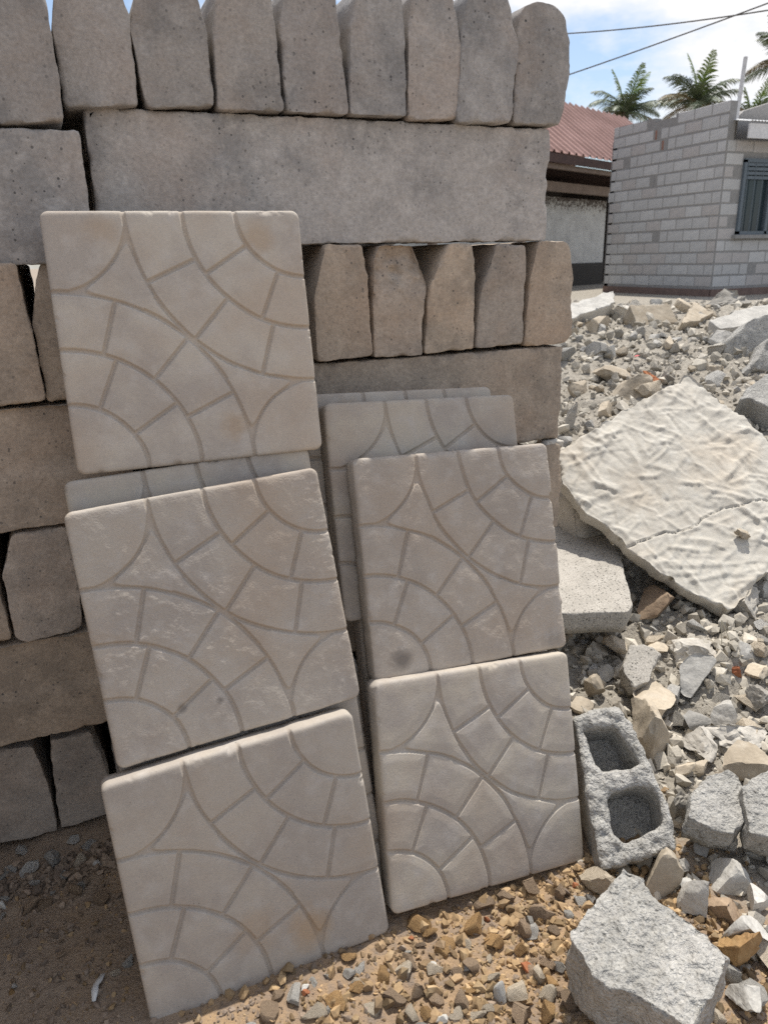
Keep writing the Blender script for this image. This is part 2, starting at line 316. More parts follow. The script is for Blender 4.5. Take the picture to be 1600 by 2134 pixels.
def broken(x, z):   # spalled top of one kerb end
    w = sstep(.13, .20, z+.02*fbm(np.c_[x*30, z*30, x*0], 4, 3)); Q = np.c_[x*34, z*34, x*0]
    return w*(-.012-.012*np.abs(fbm(Q, 8, 4)))
HL = {'s0': 'grey kerbstone end in the top row, jutting forward beyond the row it belongs to',
      's8': 'grey kerbstone end with rounded top, last of the top row beside the rubble'}
ords = ['second', 'third', 'fourth', 'fifth', 'sixth', 'seventh', 'eighth']
for i, k in enumerate(('s7', 's6', 's5', 's4', 's3', 's2', 's1')): HL[k] = 'grey kerbstone end in the top row, %s from its rounded last stone' % ords[i]
HL.update({'e': 'sunlit-topped kerbstone end, last of the row under the long upper kerbstone', 'd': 'kerbstone end with sloping shoulder, between the sunlit-topped stone and a narrow one',
  'c': 'narrow kerbstone end with wide sloping shoulder, next to the stone with broken top', 'b': 'kerbstone end with a broken pitted top, in the row under the long upper kerbstone',
  'a': 'kerbstone end peeking out directly beside the highest leaning slab', 'f': 'kerbstone end left of a see-through gap, beside the highest leaning slab',
  'g': 'kerbstone end half hidden behind the left edge of the highest leaning slab', 'h': 'brown kerbstone end with two cut upper corners beside the middle leaning slab',
  'i': 'sliver of a brown kerbstone end left of the one with two cut corners', 'j': 'dark kerbstone end in the bottom row on the shaded soil',
  'k': 'dark kerbstone end in the bottom row, next to the lowest leaning slab'})
for n_, (k, (y, poly)) in enumerate(HEADERS.items()):
    o = kerb_header(y, poly, n_+1, capf=broken if k == 'b' else None, sp=.005 if k == 'b' else .0075); o.color[2] = {'s': random.uniform(0, .2)}.get(k[0], random.uniform(.45, .9)); tag(o, HL[k], 'kerbstone', 'kerbstones stacked with their ends showing')
GEN = [(-.058, 0), (.058, 0), (.060, .13), (.030, .238), (-.045, .24), (-.062, .15)]
gen_me = None
def fill(xs, z0, y, lab):
    global gen_me
    for i, x in enumerate(xs):
        if gen_me is None: o = kerb_header(y, [(a+x, b+z0) for a, b in GEN], 77); gen_me = o.data; o.location = (x, y, z0)
        else: o = obj('kerbstone', gen_me, M['kerb'], None, (x, y, z0))
        tag(o, lab, 'kerbstone', 'kerbstones hidden behind the leaning slabs')
hid = 'kerbstone end in the stack hidden behind the leaning paving slabs'
fill([.035, .165, .295], 1.012, 0, hid); fill(list(np.arange(-.068, 1.0, .131)), .507, .0, hid); fill(list(np.arange(-.068, 1.0, .131)), .0, .0, hid)
out_l = 'kerbstone end further along the stack, away from the rubble'
fill(list(np.arange(-.265, -.95, -.136)), 1.458, -.085, out_l); fill(list(np.arange(-.35, -.95, -.136)), .985, -.09, out_l); fill(list(np.arange(-.48, -.95, -.136)), .50, -.075, out_l); fill(list(np.arange(-.54, -.95, -.136)), 0, -.05, out_l)
def kerb_long(x0, x1, z0, z1, y, seed, label, th=.13, split=None):
    P = [(x0, z0), (x1, z0), (x1, z1), (x0, z1)]; xm = (x0+x1)/2; P = [(a-xm, b-z0) for a, b in P]; h = z1-z0
    cf = (lambda a, b: -.006*sstep(h*.42, h*.52, b)-.012*np.clip((b-h*.5)/h, 0, 1)) if split else None
    V, F = rough_extrude(P, th, r=.0055, sp=.0095, amp=.0012, seed=seed, capf=cf, side_amp=.0016, chip=2.2, smooth=1, edge_noise=.0014, ef=55)
    o = obj('kerbstone', mesh('kerbstone', np.stack([V[:, 0], -V[:, 2], V[:, 1]], 1), F), M['kerb'], None, (xm, y, z0), seed=(seed*.377) % 1)
    o.color[2] = .1 if z0 > 1.1 else random.uniform(.6, 1)
    return tag(o, label, 'kerbstone', 'kerbstones laid lengthwise in the stack')
kerb_long(-.003, 1.022, 1.263, 1.508, 0, 31, 'long grey kerbstone laid lengthwise under the top row, above the highest leaning slab')
kerb_long(-.98, -.018, 1.233, 1.456, -.08, 32, 'kerbstone laid lengthwise, jutting forward beside the long upper kerbstone')
kerb_long(.09, 1.092, .762, 1.006, 0, 33, 'kerbstone laid lengthwise under the row with the broken-topped stone')
kerb_long(-.98, -.005, .738, .975, -.08, 34, 'brown stained kerbstone laid lengthwise beside the highest leaning slab', split=True)
kerb_long(-.98, -.005, .264, .49, -.075, 35, 'brown kerbstone laid lengthwise beside the middle leaning slab, above the bottom row', split=True)
kerb_long(.03, 1.03, .256, .502, 0, 36, 'kerbstone laid lengthwise low in the stack behind the leaning slabs')
for z0, z1, a, b in ((1.272, 1.506, -.98, 1.0), (.762, 1.006, -.98, 1.05), (.256, .502, -.98, 1.0)):
    for q in (.43, .86):
        kerb_long(a, a+.98, z0, z1, q, int(z0*50+q*30), 'kerbstone laid lengthwise inside the stack behind its front face'); kerb_long(a+1.0, b, z0, z1, q, int(z0*50+q*30)+9, 'kerbstone laid lengthwise inside the stack behind its front face')
for r_i in range(6):  # unseen extra pile, added to shade the lower-left courses and soil
    for c_i in range(3):
        V, F = rough_extrude([(-.5, 0), (.5, 0), (.5, .245), (-.5, .245)], .14, r=.007, sp=.03, amp=.0014, seed=80+r_i, side_amp=.002)
        o = obj('kerbstone', mesh('kerbstone', np.stack([-V[:, 2], V[:, 0], V[:, 1]], 1), F), M['kerb'], None, (-.98-.15*c_i+.02*(r_i % 2), -.66+.03*((r_i*7) % 3), r_i*.249-.005), seed=random.random())
        tag(o, 'kerbstone of an added unseen shading pile standing at right angles to the main stack', 'kerbstone', 'kerbstones of the added unseen pile that shades the stack')
mo = rough_extrude([(-.03, -.012), (.028, -.014), (.034, .006), (.012, .016), (-.02, .012)], .06, r=.008, sp=.005, amp=.004, seed=61, edge_noise=.004)
o = obj('mortar_lump', mesh('mortar_lump', np.stack([mo[0][:, 0], -mo[0][:, 2], mo[0][:, 1]], 1), mo[1]), M['r'], None, (1.07, -.012, .748)); tag(o, 'crumbled mortar lump under the end of a lengthwise kerbstone', 'mortar')

# ------------------------------------------------------------------ patterned paving slabs
SZ = .45; TH = .05
def slab_meshes(seed, rough):
    h = SZ/2; edge = [0, .0006, .0014, .0026, .0042, .0065, .0095, .0135]; inner = np.linspace(.0172, SZ-.0172, 226)
    ax_ = np.concatenate([np.array(edge), inner, SZ-np.array(edge[::-1])])-h; n = len(ax_)
    X, Y = np.meshgrid(ax_, ax_); rc = .015
    cx = np.clip(X, -h+rc, h-rc); cy = np.clip(Y, -h+rc, h-rc); dx, dy = X-cx, Y-cy; inf = np.maximum(np.abs(dx), np.abs(dy)); l2 = np.hypot(dx, dy)
    sc = np.where((np.abs(dx) > 1e-9) & (np.abs(dy) > 1e-9), inf/np.maximum(l2, 1e-9), 1); X2 = cx+dx*sc; Y2 = cy+dy*sc
    inset = rc-np.where((np.abs(dx) > 1e-9) | (np.abs(dy) > 1e-9), inf, 0); inset = np.minimum(inset, np.minimum(h-np.abs(X), h-np.abs(Y)))
    u = X2/SZ+.5; v = Y2/SZ+.5
    wob = .004*vnoise(np.c_[(u*9).ravel(), (v*9).ravel(), np.full(u.size, seed)], seed).reshape(u.shape)
    best = np.full(u.shape, 9.); pid = np.full(u.shape, -1)
    A = np.hypot(1-u, 1-v)+wob; B = np.hypot(u, v)+wob; Cc = np.hypot(u, 1-v)+wob; D = np.hypot(1-u, v)+wob
    aA = np.degrees(np.arctan2(1-v, 1-u)); aB = np.degrees(np.arctan2(v, u))
    for R_, an, base in ((A, aA, 0), (B, aB, 8)):
        r1, r2, r3 = .272, .482, .700
        for q in (r1, r2, r3): best = np.minimum(best, np.abs(R_-q))
        for (lo, hi, angs, b0) in ((r1, r2, (31, 65), base+1), (r2, r3, (23, 46, 71), base+4)):
            m_ = (R_ > lo) & (R_ < hi); k = np.zeros(u.shape, int)
            for g in angs:
                best = np.where(m_, np.minimum(best, R_*np.abs(np.radians(an-g))), best); k += an > g
            pid = np.where(m_, b0+k, pid)
        pid = np.where(R_ <= r1, base, pid)
    for R_, b0 in ((Cc, 16), (D, 18)):
        ok = (A > .70) & (B > .70); m_ = ok & (R_ < .5); best = np.where(m_, np.minimum(best, np.abs(R_-.308)), best)
        tri = m_ & (R_ > .308); kk = .017; sm_ = -kk*np.log(np.exp(-np.abs(R_-.308)/kk)+np.exp(-np.abs(A-.70)/kk)+np.exp(-np.abs(B-.70)/kk))
        best = np.where(tri, np.clip(sm_+.004, 0, None), best); pid = np.where(m_ & (R_ <= .308), b0, pid); pid = np.where(tri, b0+1, pid)
    pid = np.where(pid < 0, 17, pid); dist = best*SZ
    gw = .0019; g = 1-sstep(gw, gw+.0028, dist)
    Q = np.c_[X2.ravel(), Y2.ravel(), np.full(X2.size, seed*.7)]
    nz = lambda f, s, o: fbm(Q*f, s, o).reshape(X.shape)
    Z = -.0048*g+.0013*sstep(.002, .022, dist)+.0009*nz(20, seed, 3)*rough+.00030*nz(95, seed+3, 3)*np.clip(rough-.5, .05, 2)*(.5+nz(9, seed+5, 2)).clip(.1, 1.6)*2
    Z += -.0072*(1-np.sqrt(np.clip(1-(1-np.clip(inset/.0075, 0, 1))**2, 0, 1)))*(1+.35*nz(18, seed+7, 2)*np.clip(rough, .5, 1.3)) - .0012*(1-sstep(0, .02, inset))
    chipn = np.clip(nz(34, seed+21, 4)-.55, 0, 1)*(1-sstep(0, .011, inset)); Z -= .014*chipn
    V = np.stack([X2, Y2, Z], 2); du = np.gradient(V, axis=1); dv = np.gradient(V, axis=0); Nn = np.cross(du, dv); Nn /= np.linalg.norm(Nn, axis=2, keepdims=True)+1e-15
    cp = pid[:-1, :-1].copy(); gm = .25*(g[:-1, :-1]+g[1:, :-1]+g[:-1, 1:]+g[1:, 1:]); cp[gm > .5] = -1
    cp[:2, :] = -1; cp[-2:, :] = -1; cp[:, :2] = -1; cp[:, -2:] = -1
    id_ = np.arange(n*n).reshape(n, n); quads = np.stack([id_[:-1, :-1], id_[:-1, 1:], id_[1:, 1:], id_[1:, :-1]], 2)
    Vf = V.reshape(-1, 3); Nf = Nn.reshape(-1, 3); gf = g.ravel()
    def sub(qs, name, sides=False):
        us, inv = np.unique(qs.ravel(), return_inverse=True); vv = Vf[us]; nn = Nf[us]; gg = gf[us]; F = inv.reshape(-1, 4).tolist()
        if sides:
            ring = list(id_[0, :])+list(id_[1:, -1])+list(id_[-1, -2::-1])+list(id_[-2:0:-1, 0]); rk = len(ring); mp_ = {a: i for i, a in enumerate(us)}
            top = [mp_[a] for a in ring]; base = len(vv); lay = []
            for zz, ins in ((-.018, 0), (-.034, 0), (-TH+.004, 0), (-TH, .004)):
                q = Vf[ring].copy(); s_ = 1-ins/h; q[:, :2] *= s_; rd = q[:, :2]/np.maximum(np.abs(q[:, :2]).max(1, keepdims=True), 1e-9)
                q[:, 2] = zz+.15*(q[:, 2]+.010 if zz > -.02 else 0); q[:, :2] += rd*(.0012*fbm(np.c_[q*40], seed+31, 3))[:, None]; lay.append(q)
                nn = np.concatenate([nn, np.c_[rd/np.linalg.norm(rd, axis=1, keepdims=True), np.zeros(rk)]]); gg = np.concatenate([gg, np.zeros(rk)])
            vv = np.concatenate([vv]+lay); prev = top
            for l_ in range(len(lay)):
                cur = [base+l_*rk+i for i in range(rk)]
                for i in range(rk): F.append((prev[i], cur[i], cur[(i+1) % rk], prev[(i+1) % rk]))
                prev = cur
            F.append(tuple(reversed(prev)))
        me = mesh(name, vv, F); at = me.attributes.new('groove', 'FLOAT', 'POINT'); at.data.foreach_set('value', gg.astype(np.float32))
        if not sides: me.normals_split_custom_set_from_vertices(nn.tolist())
        me.materials.append(M['tile%d' % seed]); return me
    out = [('paver_body', sub(quads[cp == -1], 'paver_body', True))]
    for k in range(20):
        s_ = quads[cp == k]
        if len(s_): out.append(('raised_panel', sub(s_, 'raised_panel')))
    return out
VAR = {1: slab_meshes(1, .55), 2: slab_meshes(2, 1.4), 3: slab_meshes(3, 1.3), 4: slab_meshes(4, .45), 5: slab_meshes(5, .8)}
def slab(var, p, ex, ey, label, seed):
    ex = Vector(ex).normalized(); ey = Vector(ey); ey = (ey-ex*ey.dot(ex)).normalized(); ez = ex.cross(ey); p = Vector(p); bot = -SZ/2
    base = p+ey*bot   # the thing's foot
    e = empty('concrete_paver', M=Matrix(((ex.x, ey.x, ez.x, base.x), (ex.y, ey.y, ez.y, base.y), (ex.z, ey.z, ez.z, base.z), (0, 0, 0, 1))))
    tone = random.random()
    for nm, me in VAR[var]:
        o = obj(nm, me, None, e, (0, SZ/2, 0)); o.color = (seed, tone, 0, 1)
    return tag(e, label, 'paver', 'fan-patterned paving slabs leaning on the stack')
TP = {1: ((0.1190, -0.2202, 1.0984), (0.9994, -0.0337, 0.0007), (0.0059, 0.1961, 0.9806)),
      2: ((0.0977, -0.3988, 0.6334), (0.9986, 0.0150, 0.0509), (-0.0530, 0.3004, 0.9523)),
      3: ((0.6117, -0.3651, 0.6345), (0.9992, -0.0204, -0.0340), (0.0386, 0.3047, 0.9517)),
      4: ((0.5727, -0.5313, 0.2192), (0.9971, -0.0120, -0.0750), (0.0744, 0.3308, 0.9407)),
      5: ((0.0895, -0.5515, 0.1970), (0.9987, -0.0018, 0.0504), (-0.0484, 0.2450, 0.9683))}
TL = {1: 'highest smooth pale paving slab with fan pattern, leaning on the kerbstone stack', 2: 'middle rough-faced paving slab, standing on the lowest slab and under the highest',
      3: 'rough-faced paving slab with dark corner stain, standing on a smooth slab beside the rubble', 4: 'smooth pale paving slab on the ground beside the hollow block', 5: 'lowest paving slab on the soil with brown stain, under the rough middle slab'}
for k, (p, a, b_) in TP.items(): slab(k, p, a, b_, TL[k], .1+.17*k)
def slab_at(var, x, y, z, lean, label, seed, roll=0):
    a = math.radians(lean); r_ = math.radians(roll); ex = Vector((math.cos(r_), 0, math.sin(r_))); ey = Vector((-math.sin(r_), math.sin(a)*math.cos(r_), math.cos(a)*math.cos(r_)))
    slab(var, Vector((x+SZ/2, y, z))+ey*SZ/2, ex, ey, label, seed)
slab_at(4, -.118, -.385, .446, 16.5, 'shaded paving slab mostly hidden behind the rough middle slab, under the highest slab', .33, 2)
slab_at(1, -.095, -.548, -.015, 15, 'paving slab hidden behind the lowest slab, only its side edge showing', .61, 2.5)
slab_at(4, -.08, -.490, -.012, 14, 'second paving slab hidden behind the lowest slab', .77, 2)
slab(4, (.5865, -.266, .73), (.9990, -.004, -.043), (.0445, .31, .949), 'paving slab showing its upper strip and side behind the rough slab by the rubble', .47)
slab(1, (.560, -.210, .742), (.9990, -.004, -.043), (.0445, .31, .949), 'paving slab showing just a thin top edge, rearmost of the pair behind the rough slab', .58)
slab_at(1, .372, -.445, .085, 16, 'paving slab hidden behind the smooth slab on the ground', .91, -2)
# ------------------------------------------------------------------ broken blocks and slabs in the rubble
PRISMS={
'front_block':((-0.098,-0.157,0.983),0.130,[(0.691,-0.813,0.189),(0.710,-0.846,0.186),(0.704,-0.892,0.178),(0.726,-0.944,0.172),(0.744,-1.011,0.163),(0.612,-1.070,0.140),(0.590,-1.026,0.145),(0.567,-0.995,0.148),(0.529,-0.943,0.152),(0.534,-0.881,0.163),(0.579,-0.852,0.172),(0.640,-0.833,0.181)]),
'hollow':((-0.291,-0.562,0.775),0.130,[(0.849,-0.447,0.235),(0.891,-0.454,0.246),(0.952,-0.474,0.254),(0.959,-0.518,0.225),(0.956,-0.573,0.184),(0.948,-0.637,0.135),(0.938,-0.686,0.095),(0.915,-0.719,0.063),(0.876,-0.707,0.056),(0.809,-0.693,0.042),(0.765,-0.679,0.035),(0.783,-0.623,0.082),(0.819,-0.531,0.163)]),
'crumpled':((-0.220,-0.600,0.769),0.045,[(1.449,0.508,0.573),(1.409,0.409,0.484),(1.438,0.310,0.416),(1.500,0.188,0.338),(1.556,0.073,0.265),(1.606,-0.006,0.217),(1.686,-0.096,0.170),(1.777,-0.090,0.201),(1.881,-0.061,0.253),(2.113,0.010,0.375),(2.198,0.130,0.492),(2.175,0.278,0.602),(2.119,0.440,0.712),(2.062,0.555,0.785),(1.825,0.539,0.705),(1.608,0.515,0.624)]),
'stippled':((0.000,-0.119,0.993),0.075,[(1.468,0.630,0.310),(1.568,0.618,0.308),(1.625,0.530,0.298),(1.547,0.253,0.265),(1.370,-0.033,0.230),(1.323,-0.061,0.227),(1.147,-0.006,0.233),(1.067,0.023,0.237)]),
'gblock':((-0.048,-0.287,0.957),0.070,[(1.013,-0.653,0.125),(1.075,-0.629,0.135),(1.132,-0.642,0.134),(1.129,-0.696,0.118),(1.073,-0.745,0.101),(1.032,-0.757,0.095),(0.992,-0.732,0.101),(0.965,-0.699,0.109)]),
'gblock2':((-0.142,-0.284,0.948),0.080,[(1.102,-0.702,0.144),(1.186,-0.693,0.160),(1.269,-0.719,0.164),(1.182,-0.809,0.124),(1.086,-0.813,0.109),(1.041,-0.782,0.111)]),
'spec':((-0.133,-0.443,0.886),0.060,[(1.228,-0.165,0.127),(1.291,-0.120,0.159),(1.334,-0.136,0.157),(1.356,-0.179,0.139),(1.267,-0.231,0.099),(1.223,-0.229,0.094),(1.217,-0.190,0.112)]),
'leanside':((-0.050,-0.952,0.301),0.050,[(0.967,-0.043,0.766),(1.060,-0.050,0.761),(1.054,-0.072,0.689),(1.024,-0.113,0.554),(0.941,-0.109,0.552)]),
'beam':((-0.089,-0.445,0.891),0.140,[(3.176,2.939,0.880),(3.322,2.974,0.912),(3.588,3.006,0.955),(3.680,3.020,0.971),(3.600,2.902,0.904),(3.480,2.860,0.871),(3.143,2.801,0.808),(3.066,2.804,0.802)]),
'rect':((-0.179,-0.673,0.718),0.120,[(3.490,2.610,0.898),(3.769,2.527,0.890),(3.751,2.415,0.779),(3.464,2.466,0.756)]),
'angular':((0.176,-0.440,0.880),0.100,[(4.006,2.544,0.899),(4.076,2.428,0.827),(3.772,2.255,0.801),(3.555,2.175,0.804)]),
'slabr':((-0.094,-0.329,0.940),0.080,[(3.747,2.128,0.810),(4.051,2.191,0.862),(4.344,2.187,0.890),(4.451,2.086,0.865),(4.082,1.978,0.790),(3.726,2.021,0.770)]),
'shade':((-0.307,-0.877,0.369),0.150,[(3.377,1.584,0.777),(3.461,1.584,0.846),(3.588,1.556,0.887),(3.795,1.476,0.868),(3.742,1.387,0.613),(3.536,1.468,0.632),(3.435,1.510,0.648),(3.359,1.542,0.663)]),
'side':((-0.259,-0.864,0.432),0.120,[(3.322,1.370,0.658),(3.442,1.393,0.776),(3.597,1.362,0.808),(3.587,1.255,0.588),(3.382,1.327,0.607),(3.320,1.352,0.621)]),
'holl2':((-0.091,-0.409,0.908),0.150,[(2.703,0.887,0.580),(2.821,0.951,0.621),(3.012,1.010,0.666),(3.244,0.992,0.681),(3.021,0.734,0.543),(2.832,0.723,0.519),(2.801,0.803,0.552),(2.773,0.891,0.589)]),
}
HOLES=[[(0.855,-0.476,0.216),(0.883,-0.483,0.221),(0.923,-0.504,0.222),(0.932,-0.541,0.198),(0.935,-0.578,0.172),(0.915,-0.578,0.165),(0.851,-0.552,0.160),(0.851,-0.524,0.180)],
[(0.836,-0.598,0.121),(0.854,-0.590,0.134),(0.890,-0.598,0.141),(0.929,-0.616,0.143),(0.942,-0.638,0.131),(0.922,-0.676,0.097),(0.881,-0.678,0.079),(0.829,-0.665,0.070),(0.817,-0.646,0.079)]]

def prism_frame(key):
    n, th, pts = PRISMS[key]; n = Vector(n).normalized(); P = [Vector(p) for p in pts]; c = sum(P, Vector())/len(P)
    ex = Vector((1, 0, 0)); ex = (ex-n*ex.dot(n)).normalized(); ey = n.cross(ex)
    return n, th, c, ex, ey, [((p-c).dot(ex), (p-c).dot(ey)) for p in P]
def prism(key, name, mat, label, cat, group=None, r=.006, sp=.006, amp=.002, seed=0, capf=None, side_amp=.003, edge_noise=.004, th=None, chip=1.2, freq=24, ef=14):
    n, t_, c, ex, ey, P2 = prism_frame(key); th = th or t_
    V, F = rough_extrude(P2, th, r=r, sp=sp, amp=amp, seed=seed, capf=capf, side_amp=side_amp, edge_noise=edge_noise, chip=chip, freq=freq, smooth=1, ef=ef)
    o = obj(name, mesh(name, V, F), mat)
    o.matrix_world = Matrix(((ex.x, ey.x, n.x, c.x), (ex.y, ey.y, n.y, c.y), (ex.z, ey.z, n.z, c.z), (0, 0, 0, 1)))
    return tag(o, label, cat, group)
RG = 'broken concrete in the rubble heap'
def porous_cap(x, y):
    Q = np.c_[x*55, y*55, x*0]; return .0035*fbm(Q, 3, 3)-.0045*np.abs(fbm(Q*2.4, 8, 2))
prism('front_block', 'block_fragment', M['porous'], 'large pale porous block fragment on gravel below the hollow block', 'block', RG, r=.006, sp=.0036, amp=.002, seed=41, capf=porous_cap, side_amp=.006, edge_noise=.004, ef=34, th=.14)
def crumple(x, y):
    r_ = np.random.default_rng(12); Q = np.c_[x, y, x*0]; z = .006*fbm(Q*3, 33, 2)+.0015*fbm(Q*45, 34, 2)
    for k in range(1700):
        px, py = r_.uniform(-.62, .62), r_.uniform(-.62, .62); a = r_.normal(.35, .75)+(1.2 if r_.random() < .3 else 0); w = .0048*(3.4**(r_.random()**1.6)); l = w*r_.uniform(2.5, 8)
        dx, dy = x-px, y-py; t_ = dx*math.cos(a)+dy*math.sin(a); q = -dx*math.sin(a)+dy*math.cos(a)+.12*t_*t_/l*r_.uniform(-1, 1)
        z = z+r_.choice((1, 1, -.7))*w*r_.uniform(.24, .5)*np.clip(1-np.abs(q)/w/(1+.6*(q > 0)), 0, 1)*np.exp(-(t_/l)**2)
    z = z-.006
    for (ax_, ay, bx, by) in CRK:
        d = np.array([bx-ax_, by-ay]); l_ = math.hypot(*d); t_ = ((x-ax_)*d[0]+(y-ay)*d[1])/l_; q = ((x-ax_)*d[1]-(y-ay)*d[0])/l_+.03*fbm(np.c_[t_*7, t_*0, t_*0+ax_], 2, 4)
        z = z-.012*(1-sstep(.0006, .0032, np.abs(q)))*((t_ > -.05) & (t_ < l_+.05))
    return z
n_, t_, c_, ex_, ey_, P2_ = prism_frame('crumpled')
def mid(i, j, f=.5): return (P2_[i][0]*(1-f)+P2_[j][0]*f, P2_[i][1]*(1-f)+P2_[j][1]*f)
a1 = mid(3, 4, .1); a2 = mid(9, 10, .6); a3 = mid(13, 14, .5)
CRK = [(a1[0], a1[1], a2[0], a2[1]), (mid(15, 0, .2)[0]+.22, mid(15, 0, .2)[1]-.05, mid(11, 12, .1)[0], mid(11, 12, .1)[1])][:1]
prism('crumpled', 'crumpled_concrete_piece', M['crump'], 'cream slab with a crumpled wrinkled cracked face, tilted on the rubble', 'concrete piece', None, r=.010, sp=.0044, amp=.0010, seed=43, capf=crumple, side_amp=.004, edge_noise=.010, th=.07)
prism('stippled', 'speckled_concrete_piece', M['speck'], 'flat speckled piece lying under the crumpled cream piece', 'concrete piece', None, r=.006, sp=.010, amp=.0008, seed=44, side_amp=.0012, edge_noise=.003, th=.075)
prism('gblock', 'block_fragment', M['porous'], 'squarish grey block fragment lying alone among stones beyond the hollow block', 'block', RG, sp=.005, amp=.002, seed=45, capf=porous_cap, side_amp=.005, edge_noise=.005)
prism('gblock2', 'block_fragment', M['porous'], 'grey block fragment next to the squarish one, cut by the picture edge', 'block', RG, sp=.006, amp=.002, seed=46, capf=porous_cap, side_amp=.005, edge_noise=.005)
prism('spec', 'speckled_fragment', M['speck'], 'small speckled piece fragment on rubble below the crumpled piece', 'concrete piece', RG, sp=.005, amp=.001, seed=47, side_amp=.004, edge_noise=.004)
prism('leanside', 'broken_paver', M['kerb'], 'brown broken slab edge poking out between the rough slab and the crumpled piece', 'concrete piece', None, sp=.008, amp=.0015, seed=48, edge_noise=.004)
prism('beam', 'concrete_beam_piece', M['g'], 'long pale beam piece on the rubble crest touching the kerbstone stack in view', 'block', RG, sp=.016, amp=.004, seed=49, side_amp=.006, edge_noise=.012, th=.16)
prism('rect', 'block_fragment', M['b'], 'sunlit rectangular beige block on the rubble crest below the shed', 'block', RG, sp=.014, amp=.003, seed=50, side_amp=.005, edge_noise=.006, th=.14)
prism('angular', 'block_fragment', M['b'], 'angular wedge of beige block on the crest in front of the block house', 'block', RG, sp=.016, amp=.004, seed=51, edge_noise=.010, th=.14)
prism('slabr', 'concrete_fragment', M['g'], 'flat pale slab fragment tilted on the crest under the house window', 'concrete piece', RG, sp=.016, amp=.004, seed=52, edge_noise=.012, th=.09)
prism('shade', 'block_fragment', M['porous'], 'large grey block standing on edge with shaded face on the heap', 'block', RG, sp=.014, amp=.003, seed=53, edge_noise=.008, th=.16)
prism('side', 'block_fragment', M['porous'], 'rounded grey block fragment just below the large shaded block', 'block', RG, sp=.012, amp=.004, seed=54, edge_noise=.010, th=.14)

# hollow blocks: outline and cells filled by a triangulated rough face
def hollow(key, holes, th, label, seed, sp=.0058):
    n, t_, c, ex, ey, P2 = prism_frame(key)
    outer = resample(P2, sp, 1); loops = [outer]
    for h_ in holes: loops.append(resample([((Vector(p)-c).dot(ex), (Vector(p)-c).dot(ey)) for p in h_], sp, 2))
    for q in loops:
        tt = np.roll(q, -1, 0)-np.roll(q, 1, 0); nn = np.stack([tt[:, 1], -tt[:, 0]], 1); nn /= np.linalg.norm(nn, axis=1, keepdims=True); q += nn*(.0022*fbm(np.c_[q*50, q[:, :1]*0], seed, 4))[:, None]
    lo, hi = outer.min(0), outer.max(0); gx_, gy_ = np.meshgrid(np.arange(lo[0], hi[0], sp), np.arange(lo[1], hi[1], sp)); G = np.c_[gx_.ravel(), gy_.ravel()]+rng.uniform(-.3, .3, (gx_.size, 2))*sp
    def inside(P, L_):
        r_ = np.zeros(len(P), bool); x, y = P[:, 0], P[:, 1]
        for a, b_ in zip(L_, np.roll(L_, -1, 0)): r_ ^= ((a[1] > y) != (b_[1] > y)) & (x < (b_[0]-a[0])*(y-a[1])/(b_[1]-a[1]+1e-15)+a[0])
        return r_
    dm = np.min(np.stack([np.min(np.linalg.norm(G[:, None]-l_[None], axis=2), 1) for l_ in loops]), 0)
    keep = inside(G, outer) & (dm > sp*.6)
    for l_ in loops[1:]: keep &= ~inside(G, l_)
    pts = []; edges = []
    for l_ in loops:
        s_ = len(pts); pts += [Vector(p) for p in l_]; edges += [(s_+i, s_+(i+1) % len(l_)) for i in range(len(l_))]
    pts += [Vector(p) for p in G[keep]]
    ov, oe, of, *_ = delaunay_2d_cdt(pts, edges, [], 0, 1e-6)
    ov = np.array([tuple(v) for v in ov]); cen = np.array([ov[list(f)].mean(0) for f in of]); ok = inside(cen, outer)
    for l_ in loops[1:]: ok &= ~inside(cen, l_)
    F = [tuple(f) for f, k in zip(of, ok) if k]; V = np.c_[ov, np.zeros(len(ov))]
    d_edge = np.min(np.stack([np.min(np.linalg.norm(ov[:, None]-l_[None], axis=2), 1) for l_ in loops]), 0)
    V[:, 2] = porous_cap(V[:, 0], V[:, 1])*1.3-.006*(1-sstep(0, .010, d_edge))
    me = mesh('block_shell', V, F, True); bm = bmesh.new(); bm.from_mesh(me)
    be = [e for e in bm.edges if e.is_boundary]; steps = 9
    for s_ in range(steps):
        r_ = bmesh.ops.extrude_edge_only(bm, edges=be); vs_ = [g for g in r_['geom'] if isinstance(g, bmesh.types.BMVert)]; be = [g for g in r_['geom'] if isinstance(g, bmesh.types.BMEdge)]
        for v in vs_: v.co.z -= th/steps
    bm.normal_update(); co_ = np.array([tuple(v.co) for v in bm.verts]); dn = .0022*fbm(co_*60, seed+3, 3)
    for v, d in zip(bm.verts, dn): v.co += v.normal*float(d)
    bmesh.ops.recalc_face_normals(bm, faces=bm.faces); bm.to_mesh(me); bm.free(); me.polygons.foreach_set('use_smooth', np.ones(len(me.polygons), bool))
    e = empty('hollow_block', M=Matrix(((ex.x, ey.x, n.x, c.x), (ex.y, ey.y, n.y, c.y), (ex.z, ey.z, n.z, c.z), (0, 0, 0, 1))))
    obj('block_shell', me, M['porous'], e)
    # the closed end of the cells
    V2, F2 = rough_extrude([(p[0]*.97, p[1]*.97) for p in P2], .02, r=.003, sp=.012, amp=.002, seed=seed+4, side_amp=.001)
    V2[:, 2] -= th-.018; obj('block_bottom', mesh('block_bottom', V2, F2), M['porous'], e)
    return tag(e, label, 'hollow block', 'hollow concrete blocks in the rubble')
hollow('hollow', HOLES, .13, 'pale hollow block with two open cells, leaning beside the smooth paving slab', 71)
n_, t_, c_, ex_, ey_, P2_ = prism_frame('holl2')
